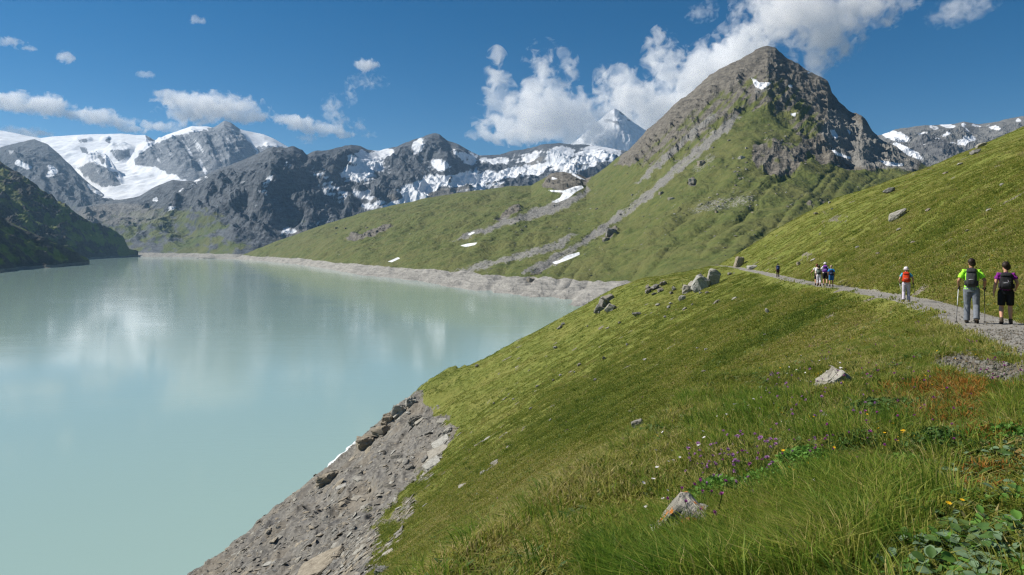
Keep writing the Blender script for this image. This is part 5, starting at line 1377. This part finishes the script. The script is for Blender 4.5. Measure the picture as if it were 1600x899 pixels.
def leafy(px, py, kind, n, s, label, group):
    c = hit(px, py)
    if c is None: return
    root = bpy.data.objects.new('broadleaf_plant', None); COL.objects.link(root)
    root.location = c; root.scale = (s,) * 3; root.rotation_euler = (random.uniform(-.2, .2), random.uniform(-.3, .1), random.uniform(0, 6.28))
    tag(root, label, 'plant', group)
    st = bmesh.new()
    for i in range(n):
        a = 6.2832 * i / n * 1.9 + random.uniform(-.3, .3); hgt = .05 + .12 * i / n + random.uniform(0, .06)
        r_ = .06 * random.uniform(.5, 1.4)
        b = Vector((math.cos(a) * r_, math.sin(a) * r_, hgt))
        tube(st, [(0, 0, -.04), b * .6 + Vector((0, 0, .02)), b], [.003, .0025, .002], 4)
        o = bpy.data.objects.new('leaf', random.choice(leafs[kind if random.random() < .7 else 'dark'])); COL.objects.link(o); o.parent = root
        o.location = b; k = random.uniform(.7, 1.25); o.scale = (k, k, k); o.rotation_euler = (random.uniform(-.25, .7), random.uniform(-.5, .5), a - 1.57)
    mesh_of('stems', st, STEM, root)
n0 = True
for i in range(105):
    leafy(random.uniform(1385, 1625), random.uniform(770, 960), 'green' if i % 3 == 0 else 'grey', 9, random.uniform(.42, .74), 'low plant with broad {} leaves {}'.format('fresh green' if (i % 3 == 0 and n0) else 'grey green', 'among long grass' if n0 else 'below the rust orange herbs'), 'broad leaved plants of the near bank')
n0 = False
for i in range(46):
    leafy(random.uniform(1480, 1625), random.uniform(645, 790), 'grey', 8, random.uniform(.42, .68), 'low plant with broad {} leaves {}'.format('fresh green' if (i % 3 == 0 and n0) else 'grey green', 'among long grass' if n0 else 'below the rust orange herbs'), 'broad leaved plants of the near bank')
# leafy flowering clumps: too many small leaves to pick apart
def clump(px, py, rpx, hpx, n, label, seed):
    c = hit(px, py)
    if c is None: return
    k = c.y / F; R = rpx * k; Hh = hpx * k
    r = random.Random(seed); V, Fc = [], []
    aa = np.array([r.uniform(0, 6.28) for i in range(n)]); qq = np.sqrt(np.array([r.random() for i in range(n)]))
    gx, gy = c.x + np.cos(aa) * qq * R, c.y + np.sin(aa) * qq * R * .8
    gz = near_h(gx, gy)
    for i in range(n):
        b = Vector((gx[i] - c.x, gy[i] - c.y, gz[i] - c.z + Hh * (1 - qq[i] ** 2 * .7) * r.uniform(.25, 1)))
        d = Vector((r.gauss(0, 1), r.gauss(0, 1), r.gauss(.3, .6))).normalized() * r.uniform(.025, .05)
        s = d.cross(Vector((r.gauss(0, 1), r.gauss(0, 1), r.gauss(0, 1)))).normalized() * d.length * .38
        j = len(V); V += [tuple(b), tuple(b + d * .5 + s), tuple(b + d), tuple(b + d * .5 - s)]; Fc.append((j, j + 1, j + 2, j + 3))
    root = bpy.data.objects.new('flowering_clump', None); COL.objects.link(root); root.location = c
    tag(root, label, 'plant')
    me = bpy.data.meshes.new('foliage'); me.from_pydata(V, [], Fc); me.materials.append(LEAF_GREEN if seed % 2 else LEAF_DARK)
    o = bpy.data.objects.new('foliage', me); COL.objects.link(o); o.parent = root; o['kind'] = 'stuff'
clump(1115, 800, 55, 55, 2600, 'dense leafy clump with mauve flowers beside the orange lichen rock', 1)
clump(1195, 775, 60, 40, 2400, 'leafy clump uphill of the clump by the lichen rock', 3)
clump(1255, 735, 60, 34, 2200, 'bright leafy clump below the rounded pale rock', 5)
clump(1380, 650, 80, 26, 2400, 'dark leafy clump dotted with purple flowers below the trail', 2)
clump(1460, 700, 70, 30, 2200, 'dark leafy clump between the rust herbs and the long grass', 4)

clump(1570, 690, 60, 26, 1600, 'leafy clump at the lower edge of the rust orange herbs', 7)
clump(1400, 745, 60, 30, 1800, 'leafy clump at the upper rim of the long grass', 9)
clump(1340, 700, 60, 26, 1600, 'dark leafy clump uphill of the bright clump near the rounded rock', 6)
# ------------------------------------------------------------------ foam where the lake laps the bank
bm = bmesh.new()
ys = np.linspace(128, 186, 160)
rows = []
for i, y_ in enumerate(ys):
    xs = float(shore_x(y_)); e = math.sin(math.pi * i / 159) ** .7
    w_ = e * (0.5 + 1.3 * sstep(145, 172, y_)) * (1 + .6 * mnoise.noise(Vector((y_ * .22, 0, 0))))
    rows.append([bm.verts.new((xs - w_ * u + .5, y_, LAKE + .02 + (.16 * e * math.sin(math.pi * min(1, (1 - u) * .9)) + .05 * mnoise.noise(Vector((u * 6, y_ * 2, 0)))) * e)) for u in np.linspace(-.7, 1, 8)])
for a, b in zip(rows, rows[1:]):
    for k in range(7): bm.faces.new((a[k], a[k + 1], b[k + 1], b[k]))
fo = mesh_of('foam', bm, simple_mat('white_foam', (.70, .74, .74), .2, 3, .8, .5), None)
fo['kind'] = 'stuff'
# ------------------------------------------------------------------ clouds: volumes well beyond the summits
def cloud(label, Y, blobl, dens, nscale, amp, step, soft=0.3, seed=0.0, stretch=(1, 1, 1), thick=1.0, detail=6.0, rough=0.57, mind=120.0):
    """blobl: (photo x, photo y, radius x, radius y in photo pixels, weight) at distance Y"""
    k = Y / F
    bl = [((px - 800) * k, (HZ - py) * k, rx * k, ry * k, w) for px, py, rx, ry, w in blobl]
    cx = sum(b[0] for b in bl) / len(bl); cz = sum(b[1] for b in bl) / len(bl)
    ry_ = [max(min(b[2], b[3] * 1.5) * thick, mind) for b in bl]
    bm = bmesh.new()
    for b, dy in zip(bl, ry_):
        g = 1.0 + 0.28 / b[4]
        bmesh.ops.create_icosphere(bm, subdivisions=3, radius=1.0, matrix=Matrix.Translation((b[0] - cx, 0, b[1] - cz)) @ Matrix.Diagonal((b[2] * g, dy * g, b[3] * g, 1)))
    me = remeshed('cloud', bm, max(40.0, min(b[3] for b in bl) * 0.28), 3)
    m = bpy.data.materials.new('cloud_vapour'); m.use_nodes = True
    g = m.node_tree; g.nodes.clear()
    N = g.nodes.new; L = g.links.new
    out = N('ShaderNodeOutputMaterial'); v = N('ShaderNodeVolumePrincipled')
    v.inputs['Color'].default_value = (1, 1, 1, 1); v.inputs['Anisotropy'].default_value = 0.0
    L(v.outputs[0], out.inputs['Volume'])
    m.cycles.volume_step_rate = step
    pos = N('ShaderNodeTexCoord').outputs['Object']
    def mth(op, a, b=None, c=None, clamp=False):
        nd = N('ShaderNodeMath'); nd.operation = op; nd.use_clamp = clamp
        for i, q in enumerate((a, b, c)):
            if q is None: continue
            if isinstance(q, (int, float)): nd.inputs[i].default_value = q
            else: L(q, nd.inputs[i])
        return nd.outputs[0]
    acc = None
    for (bx, bz, rx, rz, w), dy in zip(bl, ry_):
        s = N('ShaderNodeVectorMath'); s.operation = 'MULTIPLY_ADD'; L(pos, s.inputs[0])
        s.inputs[1].default_value = (1 / rx, 1 / dy, 1 / rz); s.inputs[2].default_value = (-(bx - cx) / rx, 0, -(bz - cz) / rz)
        l = N('ShaderNodeVectorMath'); l.operation = 'LENGTH'; L(s.outputs[0], l.inputs[0])
        q = mth('MULTIPLY', mth('SUBTRACT', 1.0, l.outputs['Value']), w)
        acc = q if acc is None else mth('SMOOTH_MAX', acc, q, 0.25)
    mp = N('ShaderNodeVectorMath'); mp.operation = 'MULTIPLY_ADD'; L(pos, mp.inputs[0])
    mp.inputs[1].default_value = tuple(q / nscale for q in stretch); mp.inputs[2].default_value = (seed * 3.1, seed * 1.7, seed * 2.3)
    nz_ = N('ShaderNodeTexNoise'); L(mp.outputs[0], nz_.inputs['Vector'])
    nz_.inputs['Scale'].default_value = 1.0; nz_.inputs['Detail'].default_value = detail; nz_.inputs['Roughness'].default_value = rough; nz_.inputs['Distortion'].default_value = 0.5
    f = mth('MULTIPLY_ADD', mth('SUBTRACT', nz_.outputs[0], 0.52), amp, acc)
    mr = N('ShaderNodeMapRange'); mr.interpolation_type = 'SMOOTHSTEP'; L(f, mr.inputs[0])
    mr.inputs[1].default_value = 0.0; mr.inputs[2].default_value = soft; mr.inputs[4].default_value = dens
    L(mr.outputs[0], v.inputs['Density'])
    me.materials.clear(); me.materials.append(m)
    o = bpy.data.objects.new('cloud', me); COL.objects.link(o)
    o.location = (cx, Y, cz)
    return tag(o, label, 'cloud')
cy.volume_max_steps = 128
cloud('large white cloud bank wrapped round the snowy summit', 12300, [(860, 185, 100, 42, 1), (815, 200, 60, 24, 1), (775, 212, 40, 12, .8), (900, 188, 58, 30, 1), (930, 203, 38, 17, .9), (845, 150, 40, 26, .8), (775, 118, 18, 34, .62), (770, 150, 14, 20, .6), (885, 112, 14, 24, .4), (850, 100, 20, 22, .3)], 0.0038, 280, 3.30, 0.18, seed=1.3)
cloud('ragged white cloud streaming up behind the left ridge of the pyramid peak', 14000, [(1040, 175, 70, 40, 1), (1100, 125, 60, 50, 1), (1145, 100, 50, 50, 1), (990, 160, 50, 40, .8), (965, 125, 30, 24, .6), (1035, 95, 24, 40, .55), (1020, 215, 60, 30, .8), (1150, 65, 26, 30, .6)], 0.0032, 302, 3.60, 0.18, seed=2.6)
cloud('tall white cloud rising over the top of the pyramid peak', 14500, [(1250, 10, 90, 50, 1), (1290, 40, 50, 60, .9), (1200, 40, 36, 50, .75), (1275, 95, 26, 40, .7), (1340, 5, 70, 36, .7), (1180, 75, 24, 30, .5), (1320, 60, 22, 20, .4)], 0.0026, 302, 3.88, 0.18, seed=3.1, soft=.5)
cloud('thin pale cloud puff right of the tall summit cloud', 14500, [(1500, 15, 34, 22, 1), (1530, 2, 26, 16, .8), (1475, 25, 20, 14, .5)], 0.0014, 226, 3.74, 0.18, seed=4.4, soft=.6)
cloud('faint wisp left of the tall summit cloud', 14500, [(1095, 22, 22, 12, .8), (1110, 8, 12, 9, .7)], 0.0012, 162, 4.60, 0.18, seed=5.0, soft=.6)
cloud('broad lens shaped cloud over the pale rock face', 13500, [(330, 168, 75, 22, 1), (285, 158, 45, 14, .8), (380, 182, 45, 12, .9), (300, 180, 50, 16, .8), (255, 148, 18, 7, .6)], 0.0046, 226, 2.88, 0.18, seed=6.2)
cloud('long cloud trailing off to the right of the lens shaped cloud', 13500, [(465, 192, 36, 12, 1), (505, 202, 40, 11, 1), (540, 211, 22, 7, .8), (440, 186, 16, 8, .8)], 0.0046, 205, 2.73, 0.18, seed=7.7)
cloud('puffy cloud bank on the left above the glacier', 13500, [(25, 160, 40, 16, 1), (75, 165, 34, 17, 1), (50, 168, 40, 12, .9), (100, 178, 26, 10, .8), (-20, 155, 40, 16, 1)], 0.0046, 205, 2.73, 0.18, seed=8.1)
cloud('middle cloud between the left bank and the small flat cloud', 13500, [(150, 182, 36, 13, 1), (185, 192, 30, 10, .9), (205, 202, 26, 8, .7)], 0.0046, 183, 2.88, 0.18, seed=9.3)
cloud('small flat cloud behind the glacier dome', 13500, [(245, 197, 34, 9, 1), (270, 203, 22, 6, .8)], 0.0040, 162, 2.73, 0.18, seed=10.2)
cloud('low cloud hiding the end of the dark left ridge', 13500, [(25, 212, 50, 14, 1), (60, 208, 24, 8, .8), (-20, 215, 40, 16, 1)], 0.0040, 194, 2.88, 0.18, seed=11.9)
cloud('single small round cloud above the torn wisps', 13500, [(572, 102, 18, 10, 1)], 0.0051, 108, 2.59, 0.18, seed=12.4)
cloud('torn vertical wisp above the end of the long cloud', 13500, [(520, 172, 16, 22, .9), (530, 190, 14, 10, .8), (548, 148, 10, 16, .7), (572, 128, 22, 8, .35)], 0.0025, 129, 4.31, 0.18, seed=13.5, soft=.6)
cloud('tiny torn puff above the end of the long cloud', 13500, [(562, 198, 10, 12, .9), (578, 212, 10, 5, .5)], 0.0025, 108, 3.74, 0.18, seed=14.1, soft=.6)
cloud('small grey puff hanging under the long cloud', 13500, [(480, 217, 16, 8, 1)], 0.0025, 118, 2.88, 0.18, seed=15.5, soft=.5)
cloud('small cloudlet high on the left', 13500, [(103, 90, 14, 9, 1)], 0.0036, 108, 3.16, 0.18, seed=16.4)
cloud('tiny flat cloudlet over the lens shaped cloud', 13500, [(227, 117, 14, 6, 1)], 0.0030, 108, 2.88, 0.18, seed=17.2)
cloud('thin streaked cloudlet at the upper left', 13500, [(14, 65, 24, 7, 1), (42, 76, 16, 4, .8)], 0.0030, 118, 3.45, 0.18, seed=18.8)
cloud('tiny bright cloudlet near the top edge of the sky', 13500, [(308, 31, 14, 7, 1)], 0.0025, 108, 3.16, 0.18, seed=19.6)

# ------------------------------------------------------------------ the air between: one even box of haze
m = bpy.data.materials.new('haze_air'); m.use_nodes = True
t = m.node_tree; t.nodes.clear()
ho = t.nodes.new('ShaderNodeOutputMaterial'); hv = t.nodes.new('ShaderNodeVolumePrincipled')
hv.inputs['Color'].default_value = (0.42, 0.68, 1.0, 1)
hv.inputs['Density'].default_value = 2.4e-5
hv.inputs['Anisotropy'].default_value = 0.2
t.links.new(hv.outputs[0], ho.inputs['Volume'])
X0, X1, Y0, Y1, Z0, Z1 = -31000, 31000, -2500, 11600, LAKE - 16, 1760
me = bpy.data.meshes.new('haze')
me.from_pydata([(X0, Y0, Z0), (X1, Y0, Z0), (X1, Y1, Z0), (X0, Y1, Z0), (X0, Y0, Z1), (X1, Y0, Z1), (X1, Y1, Z1), (X0, Y1, Z1)], [], [(0, 3, 2, 1), (4, 5, 6, 7), (0, 1, 5, 4), (1, 2, 6, 5), (2, 3, 7, 6), (3, 0, 4, 7)])
me.materials.append(m)
hz = bpy.data.objects.new('haze', me); COL.objects.link(hz); hz['kind'] = 'stuff'
